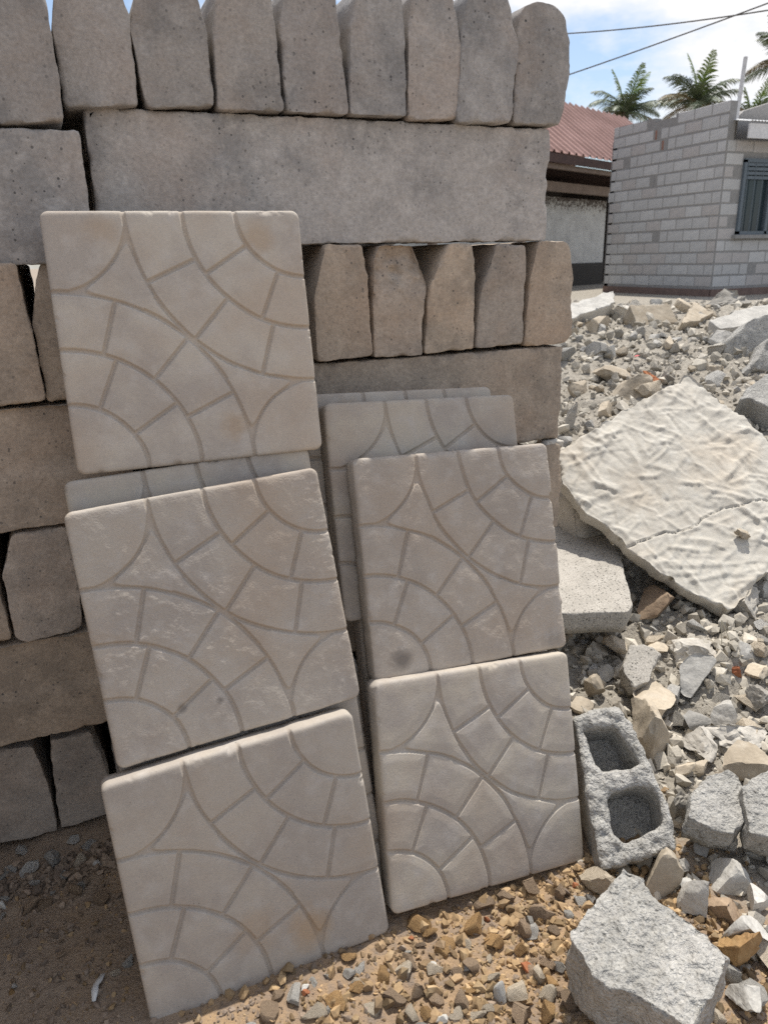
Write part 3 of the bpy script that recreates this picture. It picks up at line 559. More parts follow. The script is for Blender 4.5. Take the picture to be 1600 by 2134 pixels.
prism('holl2', 'block_fragment', M['porous'], 'grey block with hollowed underside beside the crumpled piece', 'block', RG, sp=.012, amp=.003, seed=55, edge_noise=.008, th=.15)

# ------------------------------------------------------------------ stones
def rock_data(seed, sub=3, aspect=(1, 1, 1), rough=.05, cuts=9):
    bm = bmesh.new(); bmesh.ops.create_icosphere(bm, subdivisions=sub, radius=1); bm.verts.ensure_lookup_table()
    V = np.array([tuple(v.co) for v in bm.verts]); F = [tuple(v.index for v in f.verts) for f in bm.faces]; bm.free()
    r_ = np.random.default_rng(seed)
    V = V*(1.05+.12*fbm(V*1.3, seed, 2))[:, None]
    for k in range(cuts):
        n = r_.normal(size=3); n /= np.linalg.norm(n); d = r_.uniform(.30, .68); s = V@n-d; V = V-np.where(s > 0, s*.985, 0)[:, None]*n
    if rough: V = V*(1+rough*fbm(V*3.2, seed+1, 3)+rough*.8*fbm(V*9, seed+2, 3))[:, None]
    ext = np.abs(V).max(0); V = V/ext*np.array(aspect)
    return V, F
ROCKS=[
(0,'r',3.670,2.914,0.827,0.097,0.103),
(0,'g',8.548,8.048,0.500,0.135,0.087),
(0,'r',4.629,2.890,0.857,0.194,0.101),
(0,'b',3.273,2.665,0.759,0.117,0.072),
(0,'b',2.746,1.820,0.597,0.132,0.063),
(0,'b',2.602,1.503,0.541,0.148,0.095),
(0,'b',2.358,1.371,0.480,0.073,0.066),
(0,'b',2.450,1.711,0.539,0.068,0.060),
(0,'w',2.910,2.052,0.654,0.039,0.067),
(0,'b',2.999,2.058,0.656,0.046,0.046),
(0,'b',3.172,1.495,0.605,0.066,0.050),
(0,'r',2.091,1.317,0.448,0.046,0.117),
(0,'k',2.792,1.564,0.570,0.065,0.068),
(0,'r',3.878,2.384,0.797,0.068,0.086),
(0,'r',3.497,1.998,0.708,0.078,0.062),
(0,'g',3.586,1.857,0.708,0.076,0.069),
(0,'g',3.421,2.069,0.700,0.055,0.039),
(0,'r',3.438,1.616,0.657,0.058,0.051),
(0,'g',3.317,2.357,0.716,0.049,0.036),
(0,'g',2.896,2.272,0.666,0.047,0.042),
(0,'g',2.853,2.090,0.638,0.049,0.032),
(0,'g',3.433,2.244,0.719,0.065,0.036),
(0,'r',2.627,0.816,0.424,0.040,0.034),
(0,'g',3.335,1.412,0.613,0.041,0.041),
(1,'n',1.555,0.080,0.130,0.069,0.059),
(1,'r',1.783,-0.066,0.138,0.060,0.053),
(1,'r',1.515,-0.158,0.078,0.092,0.048),
(1,'g',1.423,-0.237,0.060,0.059,0.066),
(1,'b',1.271,-0.252,0.035,0.075,0.044),
(1,'b',1.173,-0.367,0.037,0.067,0.080),
(1,'b',1.169,-0.133,0.033,0.032,0.041),
(1,'b',1.108,-0.160,0.023,0.038,0.028),
(1,'g',1.627,-0.211,0.086,0.048,0.041),
(1,'b',1.612,-0.281,0.071,0.044,0.026),
(1,'k',1.560,-0.262,0.064,0.025,0.032),
(1,'r',1.267,-0.428,0.024,0.059,0.033),
(1,'r',1.377,-0.464,0.026,0.072,0.036),
(1,'b',1.288,-0.542,0.020,0.063,0.042),
(1,'b',1.151,-0.489,0.010,0.029,0.035),
(1,'b',1.193,-0.499,0.008,0.025,0.025),
(1,'r',1.040,-0.597,0.014,0.025,0.064),
(1,'g',0.895,-0.788,0.005,0.036,0.047),
(1,'g',1.020,-0.778,0.001,0.048,0.041),
(1,'n',0.940,-0.824,-0.005,0.042,0.027),
(1,'g',0.926,-0.900,0.008,0.043,0.050),
(1,'o',0.872,-0.928,0.007,0.032,0.055),
(1,'g',0.828,-0.997,0.001,0.035,0.041),
(1,'b',0.864,-0.733,0.008,0.043,0.052),
(1,'r',0.951,-0.710,-0.005,0.023,0.027),
(1,'b',1.427,-0.072,0.075,0.046,0.027),
(1,'g',1.619,-0.067,0.099,0.032,0.024),
(1,'g',1.385,0.057,0.088,0.032,0.028),
(1,'g',1.481,0.018,0.090,0.028,0.024),
(1,'g',1.755,-0.163,0.106,0.031,0.031),
(1,'g',1.404,-0.381,0.036,0.041,0.034),
(1,'r',1.526,-0.372,0.043,0.035,0.035),
(1,'g',1.318,-0.358,0.027,0.034,0.024),
(1,'g',1.136,-0.727,-0.004,0.033,0.030),
(1,'r',1.085,-0.713,-0.003,0.025,0.025),
(1,'g',1.030,-0.683,-0.004,0.022,0.028),
(1,'w',0.930,-0.759,-0.007,0.021,0.021),
(1,'g',1.189,-0.557,0.006,0.018,0.015),
(1,'g',1.281,-0.092,0.051,0.019,0.030),
(1,'g',1.243,-0.070,0.041,0.023,0.023),
(1,'g',1.016,-0.848,-0.002,0.020,0.025),
(1,'g',1.903,-0.029,0.160,0.025,0.042),
(2,'o',0.385,-0.617,-0.006,0.027,0.022),
(2,'o',0.479,-0.655,-0.004,0.025,0.022),
(2,'o',0.408,-0.686,-0.007,0.026,0.021),
(2,'b',0.449,-0.690,-0.009,0.014,0.017),
(2,'o',0.500,-0.710,-0.006,0.024,0.022),
(2,'n',0.558,-0.702,-0.007,0.024,0.024),
(2,'n',0.619,-0.693,-0.006,0.025,0.025),
(2,'n',0.631,-0.628,-0.004,0.023,0.021),
(2,'n',0.570,-0.625,-0.007,0.023,0.020),
(2,'n',0.523,-0.621,-0.010,0.023,0.015),
(2,'b',0.366,-0.713,-0.008,0.023,0.018),
(2,'n',0.330,-0.686,-0.008,0.023,0.019),
(2,'o',0.282,-0.686,-0.009,0.023,0.018),
(2,'n',0.398,-0.733,-0.010,0.016,0.016),
(2,'n',0.432,-0.734,-0.008,0.016,0.016),
(2,'w',0.421,-0.731,-0.012,0.014,0.009),
(2,'w',0.448,-0.808,-0.006,0.015,0.027),
(2,'b',0.486,-0.812,-0.008,0.025,0.018),
(2,'b',0.416,-0.819,-0.005,0.013,0.017),
(2,'b',0.533,-0.806,-0.004,0.014,0.023),
(2,'k',0.523,-0.778,-0.009,0.016,0.016),
(2,'n',0.559,-0.786,-0.006,0.016,0.016),
(2,'o',0.549,-0.820,-0.008,0.018,0.014),
(2,'g',0.578,-0.801,-0.008,0.014,0.014),
(2,'o',0.224,-0.692,-0.008,0.023,0.018),
(2,'o',0.183,-0.705,-0.007,0.022,0.018),
(2,'b',0.139,-0.706,-0.008,0.022,0.019),
(2,'n',0.121,-0.662,-0.008,0.018,0.013),
(2,'n',0.088,-0.654,-0.006,0.018,0.018),
(2,'n',0.069,-0.677,-0.007,0.022,0.019),
(2,'b',0.237,-0.739,-0.006,0.018,0.018),
(2,'n',0.277,-0.743,-0.005,0.022,0.022),
(2,'n',0.318,-0.743,-0.008,0.018,0.018),
(2,'n',0.340,-0.775,-0.005,0.018,0.018),
(2,'b',0.294,-0.776,-0.011,0.017,0.015),
(2,'b',0.363,-0.804,-0.009,0.017,0.019),
(2,'o',0.407,-0.775,-0.011,0.018,0.013),
(2,'n',0.464,-0.851,-0.008,0.022,0.017),
(2,'o',0.506,-0.867,-0.003,0.017,0.023),
(2,'n',0.557,-0.865,-0.007,0.018,0.022),
(2,'g',0.704,-0.688,-0.010,0.015,0.015),
(2,'g',0.724,-0.696,-0.008,0.013,0.018),
(2,'n',0.678,-0.662,-0.005,0.018,0.021),
(2,'n',0.609,-0.729,-0.008,0.017,0.019),
(2,'o',0.535,-0.738,-0.007,0.014,0.014),
(2,'g',0.246,-0.653,-0.010,0.016,0.014),
(2,'g',0.155,-0.653,-0.010,0.014,0.011),
(2,'g',0.185,-0.647,-0.011,0.014,0.014),
(3,'g',-0.327,-0.143,-0.007,0.025,0.022),
(3,'g',-0.278,-0.139,-0.006,0.025,0.025),
(3,'b',-0.225,-0.161,-0.005,0.019,0.022),
(3,'g',-0.204,-0.118,-0.009,0.020,0.017),
(3,'g',-0.258,-0.194,-0.011,0.016,0.013),
(3,'g',-0.363,-0.128,-0.009,0.016,0.014),
(3,'g',-0.315,-0.186,-0.012,0.016,0.011),
(3,'w',-0.189,-0.192,-0.008,0.011,0.014),
(3,'g',-0.346,-0.075,-0.009,0.017,0.014),
(3,'g',-0.236,-0.089,-0.008,0.017,0.011),
(3,'w',-0.373,-0.236,-0.001,0.008,0.033),
(3,'o',-0.350,-0.446,-0.011,0.009,0.007),
(3,'g',-0.148,-0.465,-0.010,0.014,0.017),
(3,'b',-0.175,-0.480,-0.010,0.009,0.008),
(3,'n',-0.300,-0.256,-0.011,0.021,0.015),
(3,'n',-0.196,-0.290,-0.006,0.023,0.018)]

MATN = {'g': 'pale grey concrete', 'r': 'rough grey conglomerate', 'b': 'beige', 'n': 'brown', 'o': 'ochre', 'k': 'red brick', 'w': 'whitish'}
SHARED = {}
GRP = ['chunks on the far slope of the rubble heap', 'chunks in the near part of the rubble heap', 'pebbles on the sunlit ochre ground', 'stones on the shaded soil']
PLACE = ['on the far slope of the rubble heap beyond the crumpled piece', 'in the near rubble between crumpled piece and block fragments', 'on the ochre gravel in front of the slabs', 'on the shaded soil at the foot of the kerbstones']
SPECIAL = {2: 'big rough chunk on the crest before the block house corner', 4: 'long thin beige chunk lying above the biggest beige boulder', 5: 'biggest beige boulder at the upper edge of the crumpled piece', 6: 'rounded beige boulder between the biggest beige one and the stack', 11: 'grey rough lump in shade against the end of the kerbstone stack',
           12: 'tan brick-like piece right behind the biggest beige boulder', 24: 'brown wedge of stone propping up the crumpled piece', 25: 'rough grey chunk at the lowest corner of the crumpled piece', 26: 'rough flat-topped conglomerate chunk below the crumpled piece', 27: 'smooth grey angular chunk in front of the flat-topped conglomerate',
           29: 'large pale triangular stone directly behind the hollow block', 34: 'small orange-red brick piece in the near rubble', 45: 'ochre brick block standing at the corner beside the large porous fragment'}
MARKS = [('the hollow block', .87, -.6), ('the large porous fragment', .63, -.93), ('the squarish block fragment', 1.05, -.69), ('the crumpled tip', 1.66, -.1), ('the speckled piece', 1.35, .2), ('the biggest boulder', 2.6, 1.55),
    ('the crest beam', 3.5, 3.1), ('the rectangular crest block', 3.7, 2.6), ('the standing shaded block', 3.5, 1.5), ('the smooth paver foot', .58, -.66), ('the lowest paver foot', .1, -.66), ('the red brick piece', 1.55, -.3),
    ('the kerbstone stack end', 1.3, .5), ('the crumpled upper edge', 2.1, .9), ('the flat crest fragment', 4.1, 2.2), ('the plastic scrap', -.2, -.5), ('the bottom kerbstones', -.3, -.12), ('the corner ochre brick', .95, -.95)]
SIZES = [(.008, 'tiny'), (.011, 'bean-sized'), (.014, 'small'), (.018, 'walnut-sized'), (.024, 'plum-sized'), (.032, 'egg-sized'), (.044, 'fist-sized'), (.06, 'loaf-sized'), (9, 'head-sized')]
SHORT = {'g': 'pale grey', 'r': 'rough grey', 'b': 'beige', 'n': 'brown', 'o': 'ochre', 'k': 'brick-red', 'w': 'whitish'}
def stone_label(mt, x, y, s, nm):
    mk = sorted(MARKS, key=lambda q: math.hypot(q[1]-x, q[2]-y)); d = math.hypot(mk[0][1]-x, mk[0][2]-y); w_ = next(w_ for l_, w_ in SIZES if s < l_)
    head = '%s %s %s' % (w_, SHORT[mt], 'rubble chunk' if nm == 'stone' else 'pebble')
    if d < .10: return '%s right beside %s' % (head, mk[0][0])
    return '%s near %s, towards %s' % (head, mk[0][0], mk[1][0])
for i, (g, mt, x, y, z, w, h) in enumerate(ROCKS):
    big = g < 2
    if big:
        V, F = rock_data(100+i, 4 if w > .02 else 3, (w, w*random.uniform(.75, 1.0), h), .05 if mt in 'gbwn' else .12, 11)
        me = mesh('stone', V, F); me.set_sharp_from_angle(angle=math.radians(28))
    else:
        key = (mt, i % 5)
        if key not in SHARED: V, F = rock_data(400+i, 3, (1, 1, 1), .05, 9); SHARED[key] = mesh('pebble', V, F); SHARED[key].set_sharp_from_angle(angle=math.radians(24))
        me = SHARED[key]
    o = obj('stone' if big else 'pebble', me, M[mt], None, (x, y, z+(.25*h if g == 1 else 0)))
    if g == 1: o.scale = (1.15, 1.15, 1.1)
    o.rotation_euler = (random.uniform(-.25, .25), random.uniform(-.25, .25), random.uniform(-.5, .5) if big else random.uniform(0, 6.28))
    if not big: o.scale = (w, w*random.uniform(.7, 1), h*.9)
    tag(o, SPECIAL.get(i) or stone_label(mt, x, y, w, 'stone' if big else 'pebble'), 'stone' if big else 'pebble', GRP[g])


# extra chunks and pebbles strewn in world space, each its own object
BLK = [(p[0], p[1]) for p in [PRISMS[k][2][0] for k in PRISMS]]
def free(x, y):
    if -1.1 < x < 1.16 and -.13 < y < 1.05: return False
    if -.2 < x < .9 and -.615 < y < 0: return False
    return True
def scatter(nm, count, xr, yr, rr, mats, place, group, seed, dens=None, sub=3, sink=.45):
    r_ = np.random.default_rng(seed); n = 0
    while n < count:
        x = r_.uniform(*xr); y = r_.uniform(*yr)
        if not free(x, y) or (dens and not dens(x, y)): continue
        if y > .45 and x < 2.3 and nm == 'stone' and r_.random() < .0: continue
        mt = mats[r_.integers(len(mats))]; key = ('s', mt, n % 5, sub)
        if key not in SHARED: V, F = rock_data(600+len(SHARED), sub, (1, .85, .75), .07, 10); SHARED[key] = mesh(nm, V, F); SHARED[key].set_sharp_from_angle(angle=math.radians(24))
        s = rr[0]*(rr[1]/rr[0])**(r_.random()**1.7)
        o = obj(nm, SHARED[key], M[mt], None, (x, y, T1(x, y)+s*sink)); o.scale = (s*r_.uniform(.9, 1.3), s*r_.uniform(.8, 1.1), s*r_.uniform(.7, 1)); o.rotation_euler = tuple(r_.uniform(-.5, .5, 2))+(r_.uniform(0, 6.28),)
        tag(o, stone_label(mt, x, y, s, nm), 'stone' if nm == 'stone' else 'pebble', group); n += 1
def inview(x, y, lo, hi): return lo < math.degrees(math.atan2(x-CAM.x, y-CAM.y)) < hi
scatter('stone', 115, (.75, 2.2), (-1.0, .6), (.018, .055), 'ggrbbg', PLACE[1], GRP[1], 5, lambda x, y: inview(x, y, 38, 62))
scatter('stone', 115, (1.3, 4.6), (.5, 3.6), (.026, .085), 'ggrbb', PLACE[0], GRP[0], 6, lambda x, y: inview(x, y, 34, 56))
scatter('pebble', 90, (-.05, .8), (-1.0, -.62), (.008, .022), 'oonnbbgkw', PLACE[2], GRP[2], 8, lambda x, y: inview(x, y, 0, 48))
scatter('pebble', 30, (-.55, -.12), (-.45, -.02), (.006, .017), 'ggnng', PLACE[3], GRP[3], 9)

def gravel(name, mat, label, cat, boxes, seed, sub=1, nvar=8):
    r_ = np.random.default_rng(seed); base = [rock_data(900+seed*20+k, sub, (1, .85, .7), .0 if sub == 1 else .06, 7) for k in range(nvar)]
    Vs = []; Fs = []; off = 0
    for (count, xr, yr, rr, dens) in boxes:
        xs = r_.uniform(xr[0], xr[1], count*3); ys = r_.uniform(yr[0], yr[1], count*3)
        ok = ~((xs > -1.1) & (xs < 1.12) & (ys > -.12) & (ys < 1.05)) & ~((xs > -.15) & (xs < .86) & (ys > -.60) & (ys < 0))
        if dens is not None: ok &= r_.random(len(xs)) < dens(xs, ys)
        xs = xs[ok][:count]; ys = ys[ok][:count]; zs = terr(xs, ys)
        for x, y, z in zip(xs, ys, zs):
            V, F = base[r_.integers(nvar)]; s = rr[0]*(rr[1]/rr[0])**(r_.random()**2.6); q = r_.normal(size=4); q /= np.linalg.norm(q); a, b_, c2, d = q
            Rm = np.array([[1-2*(c2*c2+d*d), 2*(b_*c2-a*d), 2*(b_*d+a*c2)], [2*(b_*c2+a*d), 1-2*(b_*b_+d*d), 2*(c2*d-a*b_)], [2*(b_*d-a*c2), 2*(c2*d+a*b_), 1-2*(b_*b_+c2*c2)]])
            Vs.append(V@Rm.T*s+np.array([x, y, z+s*r_.uniform(-.45, .65)])); Fs.append(np.asarray(F)+off); off += len(V)
    V = np.concatenate(Vs).astype(np.float32); F = np.concatenate(Fs).astype(np.int32)
    me = bpy.data.meshes.new(name); me.vertices.add(len(V)); me.vertices.foreach_set('co', V.ravel()); me.loops.add(F.size); me.loops.foreach_set('vertex_index', F.ravel()); me.polygons.add(len(F))
    me.polygons.foreach_set('loop_start', np.arange(0, F.size, 3, dtype=np.int32)); me.update(); me.polygons.foreach_set('use_smooth', np.zeros(len(F), bool)); me.validate()
    o = obj(name, me, mat, seed=.3); return tag(o, label, cat, kind='stuff')
gravel('ochre_gravel', M['grav_o'], 'loose ochre and brown gravel on the ground in front of the slabs', 'gravel', [
    (6000, (-.25, .95), (-1.15, -.58), (.003, .016), lambda x, y: np.clip((.12+x)*1.6, .05, 1)), (500, (-.6, -.1), (-.6, 0), (.002, .008), None), (900, (.55, 1.1), (-.8, -.3), (.003, .012), None)], 1)
gravel('soil_clods', M['clod'], 'crumbly brown soil clods on the ground at the foot of stack and slabs', 'soil', [
    (2600, (-.75, .1), (-.9, .0), (.002, .011), None), (1800, (-.1, 1.0), (-1.1, -.56), (.002, .012), None), (500, (-.45, -.1), (-.22, -.05), (.005, .016), None)], 4)
gravel('rubble_gravel', M['grav_g'], 'loose grey and beige crushed rubble covering the heap', 'rubble', [
    (10000, (.72, 2.3), (-1.1, .6), (.003, .032), lambda x, y: np.clip((x+.5*y-.35)*2, 0, 1)), (8000, (1.1, 4.0), (.3, 3.4), (.007, .042), lambda x, y: np.clip(2.2-np.hypot(x-1, y)*.45, .1, 1)), (1500, (2.6, 6.5), (1.5, 6), (.015, .05), None)], 2)
scr = MB(); pts = [(-.213, -.528), (-.210, -.512), (-.208, -.500), (-.203, -.490), (-.194, -.480)]
V = []; F = []
for i, (x, y) in enumerate(pts):
    w = [.003, .006, .005, .006, .004][i]; z = T1(x, y)+.008+.004*math.sin(i*1.4)
    for dz in (0, .0015): V += [(x-w, y+w*.4, z+dz), (x+w, y-w*.4, z+dz+.002)]
for i in range(4):
    a = i*4; b_ = a+4; F += [(a, a+1, b_+1, b_), (a+2, b_+2, b_+3, a+3), (a, b_, b_+2, a+2), (a+1, a+3, b_+3, b_+1)]
F += [(0, 2, 3, 1), (16, 17, 19, 18)]
tag(obj('plastic_scrap', mesh('plastic_scrap', V, F), plain('plastic_white', (.72, .72, .70), rough=.5)), 'white twisted plastic scrap on the shaded soil beside the lowest slab', 'scrap')
V, F = rock_data(971, 4, (.026, .022, .020), .14, 9); o = obj('stone', mesh('stone', V, F), M['b'], None, (1.869, 0.042, 0.345)); tag(o, 'crumbly beige lump lying on the crumpled cream piece', 'stone')
for q, (x, y, z, w, h, lab) in enumerate(((1.75, .27, .265, .13, .115, 'rough boulder carrying the middle of the crumpled piece from below'), (1.52, .47, .315, .12, .15, 'rough boulder under the crumpled piece next to the speckled piece'), (2.05, .37, .40, .14, .145, 'rough boulder under the upper edge of the crumpled piece'))):
    V, F = rock_data(981+q, 4, (w, w*.9, h), .08, 10); o = obj('boulder', mesh('boulder', V, F), M['r'], None, (x, y, z)); tag(o, lab, 'boulder')
def scrap(x, y, z, w, nm, colr, label):
    V = [(-w, -w*.4, 0), (w, -w*.5, w*.3), (w*.8, w*.5, w*.5), (-w*.7, w*.5, w*.2)]; V += [(a, b_, c2+.001) for a, b_, c2 in V]
    o = obj('litter_scrap', mesh('litter_scrap', V, [(3, 2, 1, 0), (4, 5, 6, 7), (0, 1, 5, 4), (1, 2, 6, 5), (2, 3, 7, 6), (3, 0, 4, 7)], False), plain('litter_'+nm, colr, rough=.4), None, (x, y, z)); tag(o, label, 'litter')
scrap(2.523, 1.614, 0.526, .012, 'green', (.02, .35, .16), 'tiny bright green plastic scrap between two beige boulders')
scrap(3.010, 1.938, 0.650, .016, 'red', (.55, .10, .10), 'tiny red plastic scrap above the biggest beige boulder')
scrap(1.634, 0.730, 0.259, .008, 'pink', (.50, .12, .32), 'tiny pink plastic scrap behind the speckled piece')
twig = MB(); x0, y0 = 1.56, -.19; z0 = T1(x0, y0)
twig.tube([(x0, y0, z0+.10), (x0-.004, y0-.01, z0+.06), (x0-.004, y0-.015, z0+.03)], .0013, 5); twig.tube([(x0, y0, z0+.10), (x0+.012, y0-.008, z0+.07), (x0+.016, y0-.02, z0+.045)], .0013, 5)
tag(twig.build('dry_twig', plain('twig_dry', (.55, .50, .38))), 'dry forked straw twig hanging at the lower edge of the crumpled piece', 'twig')

# ------------------------------------------------------------------ block house
HB = plain('house_block', (.47, .46, .45), (.40, .39, .385), 9., .95, .5); HM = plain('house_mortar', (.30, .295, .29), None, 14., .97, .5); HD = plain('plinth_brick', (.20, .14, .12), None, 9.)
HBm = [plain('house_block_%s' % n_, c_, [x*.88 for x in c_], 9., .95, .5) for n_, c_ in (('pale', (.52, .52, .52)), ('mid', (.475, .475, .475)), ('warm', (.46, .44, .43)))]
house = empty('block_house', (10.65, 9.0, .45)); tag(house, 'unplastered grey concrete block house with barred window beyond the rubble', 'house')
def boxm(name, hx, hy, hz, mat, bev=.008):
    bm = bmesh.new(); bmesh.ops.create_cube(bm, size=1)
    for v in bm.verts: v.co = Vector((v.co.x*2*hx, v.co.y*2*hy, v.co.z*2*hz))
    if bev: bmesh.ops.bevel(bm, geom=bm.edges[:], offset=bev, segments=1, affect='EDGES')
    me = bpy.data.meshes.new(name); bm.to_mesh(me); bm.free(); me.materials.append(mat); return me
blk = [boxm('block', .192, .012, .091, mm) for mm in HBm]; half = [boxm('block', .092, .012, .091, mm) for mm in HBm]; brick_or_hole = [boxm('brick', .03, .012, .085, plain('house_brick', (.30, .16, .12))), boxm('brick', .028, .004, .06, plain('painted_hole_shade', (.06, .05, .045)))]  # second small plate is no brick: dark colour paints the shade of an open hole
OX, OY, OZ = 10.65, 9.0, .45
def wall(name, x0, y0, dx, dy, length, ztop, cells_out, extra=None, thick=.15):
    # core, set back 8 mm from the block faces
    w = MB(); nx_, ny_ = dy, -dx
    if nx_*(CAM.x-x0)+ny_*(CAM.y-y0) < 0: nx_, ny_ = -nx_, -ny_
    core = []
    ps = cells_out
    for (a0, a1, z0, z1) in ps:
        cx_ = x0+dx*(a0+a1)/2-nx_*thick/2; cy_ = y0+dy*(a0+a1)/2-ny_*thick/2
        w.box((cx_-OX, cy_-OY, (z0+z1)/2-OZ), ((a1-a0)/2, thick/2, (z1-z0)/2), ((dx, dy, 0), (nx_, ny_, 0), (0, 0, 1)))
    wo_ = w.build(name, HM, house)
    r_ = random.Random(name); row = 0; z = .62
    while z < 4.0:
        a = -.2 if row % 2 else 0.
        while a < length-.03:
            s0, s1 = max(a, 0)+.006, min(a+.4, length)-.006; zc = z+.1
            if s1-s0 > .1 and all(any(c[0]-.02 <= q_ <= c[1]+.02 and z >= c[2]-.03 and z+.2 <= c[3]+.05 for c in ps) for q_ in (s0, s1)) and not (extra and extra(s0, s1, z)):
                hole = r_.random() < .10
                if not hole:
                    me = (blk if s1-s0 > .3 else half)[r_.choice((0, 1, 1, 2))]; o = obj('block', me, None, wo_)
                    sc_ = (s1-s0)/(.384 if s1-s0 > .3 else .184); am = (s0+s1)/2
                    o.location = (x0+dx*am+nx_*-.0075-OX, y0+dy*am+ny_*-.0075-OY, zc-OZ); o.rotation_euler = (0, r_.uniform(-.012, .012), math.atan2(dy, dx)+r_.uniform(-.012, .012)); o.scale = (sc_, 1, r_.uniform(.90, 1.0))
                else:
                    me = half[1]; o = obj('block', me, None, wo_); am = s0+.10; o.location = (x0+dx*am+nx_*-.0075-OX, y0+dy*am+ny_*-.0075-OY, zc-OZ); o.rotation_euler = (0, 0, math.atan2(dy, dx))
                    am = s1-.06; o = obj('brick', brick_or_hole[r_.random() < .65], None, wo_); o.location = (x0+dx*am-nx_*.0095-OX, y0+dy*am-ny_*.0095-OY, zc-OZ); o.rotation_euler = (0, 0, math.atan2(dy, dx))
            a += .4
        z += .2; row += 1
    return wo_
wall('side_wall', OX, OY, 0, 1, 2.95, 3.7, [(0, 1.25, .35, 3.60), (1.25, 1.8, .35, 3.55), (1.8, 2.95, .35, 3.61)], lambda a, b_, z: z > 3.35 and 1.1 < a < 1.7)
wall('front_wall', OX+.02, OY-.002, 1, 0, 4.5, 3.2, [(0, .42, .35, 3.02), (.42, 1.72, .35, 1.50), (.42, 1.72, 2.72, 3.02), (1.72, 4.5, .35, 3.02)])
w = MB(); w.box((-.01, 1.475, .0), (.02, 1.47, .14)); w.box((2.2, -.012, .0), (2.2, .02, .14)); w.build('plinth', HD, house)
w = MB(); w.box((4.4, 1.47, 1.2), (.08, 1.45, 1.3)); w.box((2.2, 2.9, 1.4), (2.2, .07, 1.5)); w.build('rear_wall', HM, house)
wf = MB(); GL = plain('frame_grey', (.13, .16, .19), rough=.4, bump=0)
for a in (.45, 1.09, 1.69): wf.box((a, -.01, 1.66), (.03, .04, .6))
for z in (1.08, 2.25): wf.box((1.07, -.012, z), (.65, .038, .03))
win = wf.build('window', GL, house)
g_, t, b = material('dark_glass'); b.inputs['Base Color'].default_value = (.03, .045, .055, 1); b.inputs['Roughness'].default_value = .12; b.inputs['Specular IOR Level'].default_value = .5
for a0, a1 in ((.48, 1.06), (1.12, 1.66)): obj('pane', MB().box(((a0+a1)/2, .03, 1.66), ((a1-a0)/2, .004, .57)).build('pane', g_, win).data, None) if False else MB().box(((a0+a1)/2, .03, 1.66), ((a1-a0)/2, .004, .57)).build('pane', g_, win)
for k in range(7): MB().tube([(.52+k*.18, -.035, 1.1), (.52+k*.18, -.035, 2.24)], .008, 6).build('window_bar', GL, win)
for k in range(4): MB().box((1.07, -.03, 1.98+k*.07), (.58, .006, .025)).build('louvre', GL, win)
MB().box((1.07, -.03, 1.02), (.72, .06, .03)).build('window_sill', HM, house)
WH = plain('fascia_white', (.72, .72, .73), rough=.5, bump=.05)
MB().box((2.3, -.30, 2.66), (2.15, .02, .11)).build('fascia', WH, house)
cv = MB(); nn_ = 120
V = []; F = []
for i in range(nn_+1):
    x = .1+4.3*i/nn_; z = 2.80+.014*math.sin(i*math.pi/1.0*.5*2)
    V += [(x, -.36, z+(.012 if i % 2 else -.004)), (x, 1.2, z+.30+(.012 if i % 2 else -.004))]
for i in range(nn_): F.append((2*i, 2*i+2, 2*i+3, 2*i+1))
rf = obj('roof_sheet', mesh('roof_sheet', V, F, False), plain('zinc', (.62, .63, .64), rough=.45, bump=.05), house); rf.modifiers.new('thickness', 'SOLIDIFY').thickness = .004
tag(MB().tube([(11.55, 9.75, 3.05), (11.80, 9.92, 4.50)], .035, 8).build('pipe', plain('pvc_grey', (.62, .61, .60), rough=.5)), 'tilted pale plastic pipe rising behind the house corner', 'pipe')
pm = MB(); pm.tube([(12.05, 9.3, 3.0), (12.08, 9.32, 4.55)], .09, 10); pm.box((12.08, 9.32, 4.62), (.13, .13, .10)); tag(pm.build('utility_post', plain('post_steel', (.16, .17, .19), rough=.5)), 'dark steel post with a box on top above the house roof', 'post')
gb = MB(); V = [(11.5, 10.4, 3.0), (14.5, 10.4, 3.0), (14.5, 10.4, 4.3), (12.4, 10.4, 3.75)]; V += [(a, b_+.15, c2) for a, b_, c2 in V]
F = [(0, 1, 2, 3), (7, 6, 5, 4), (0, 4, 5, 1), (1, 5, 6, 2), (2, 6, 7, 3), (3, 7, 4, 0)]
tag(obj('gable_wall', mesh('gable_wall', V, F, False), plain('gable_plaster', (.42, .40, .38))), 'sloping plain gable wall rising behind the white fascia', 'wall')

# ------------------------------------------------------------------ shed with red tin roof
E0 = Vector((10.12, 13.41, 3.5)); da = Vector((.9063, .4226, 0)); dp = Vector((-.4226, .9063, 0)); dz_ = Vector((0, 0, 1))
shed = empty('tin_roofed_shed', tuple(E0-Vector((0, 0, 3.05)))); S0 = E0-Vector((0, 0, 3.05))
tag(shed, 'open shed with rusty red corrugated roof and peeling white wall beside the block house', 'shed')
def sl(a, p, z): return tuple(E0+da*a+dp*p+dz_*z-S0)
RED = plain('roof_red', (.34, .205, .18), (.24, .135, .115), 1.2, .6, .05); V = []; F = []; n = 320
for i in range(n+1):
    a = -5+12.6*i/n; ph = i % 4; dzz = (0, .055, .055, 0, 0, 0, 0, 0)[i % 8]
    for p, z in ((-.25, -.19), (1.96, 1.5)): V.append(sl(a, p, z+dzz))
for i in range(n): F.append((2*i, 2*i+2, 2*i+3, 2*i+1))
rs = obj('roof_sheet', mesh('roof_sheet', V, F, False), RED, shed); rs.modifiers.new('thickness', 'SOLIDIFY').thickness = .01
V = []; F = []
for i in range(81):
    a = -5+12.6*i/80; dzz = .03*(i % 2)
    for p, z in ((1.97, 1.5), (4.3, -.1)): V.append(sl(a, p, z+dzz))
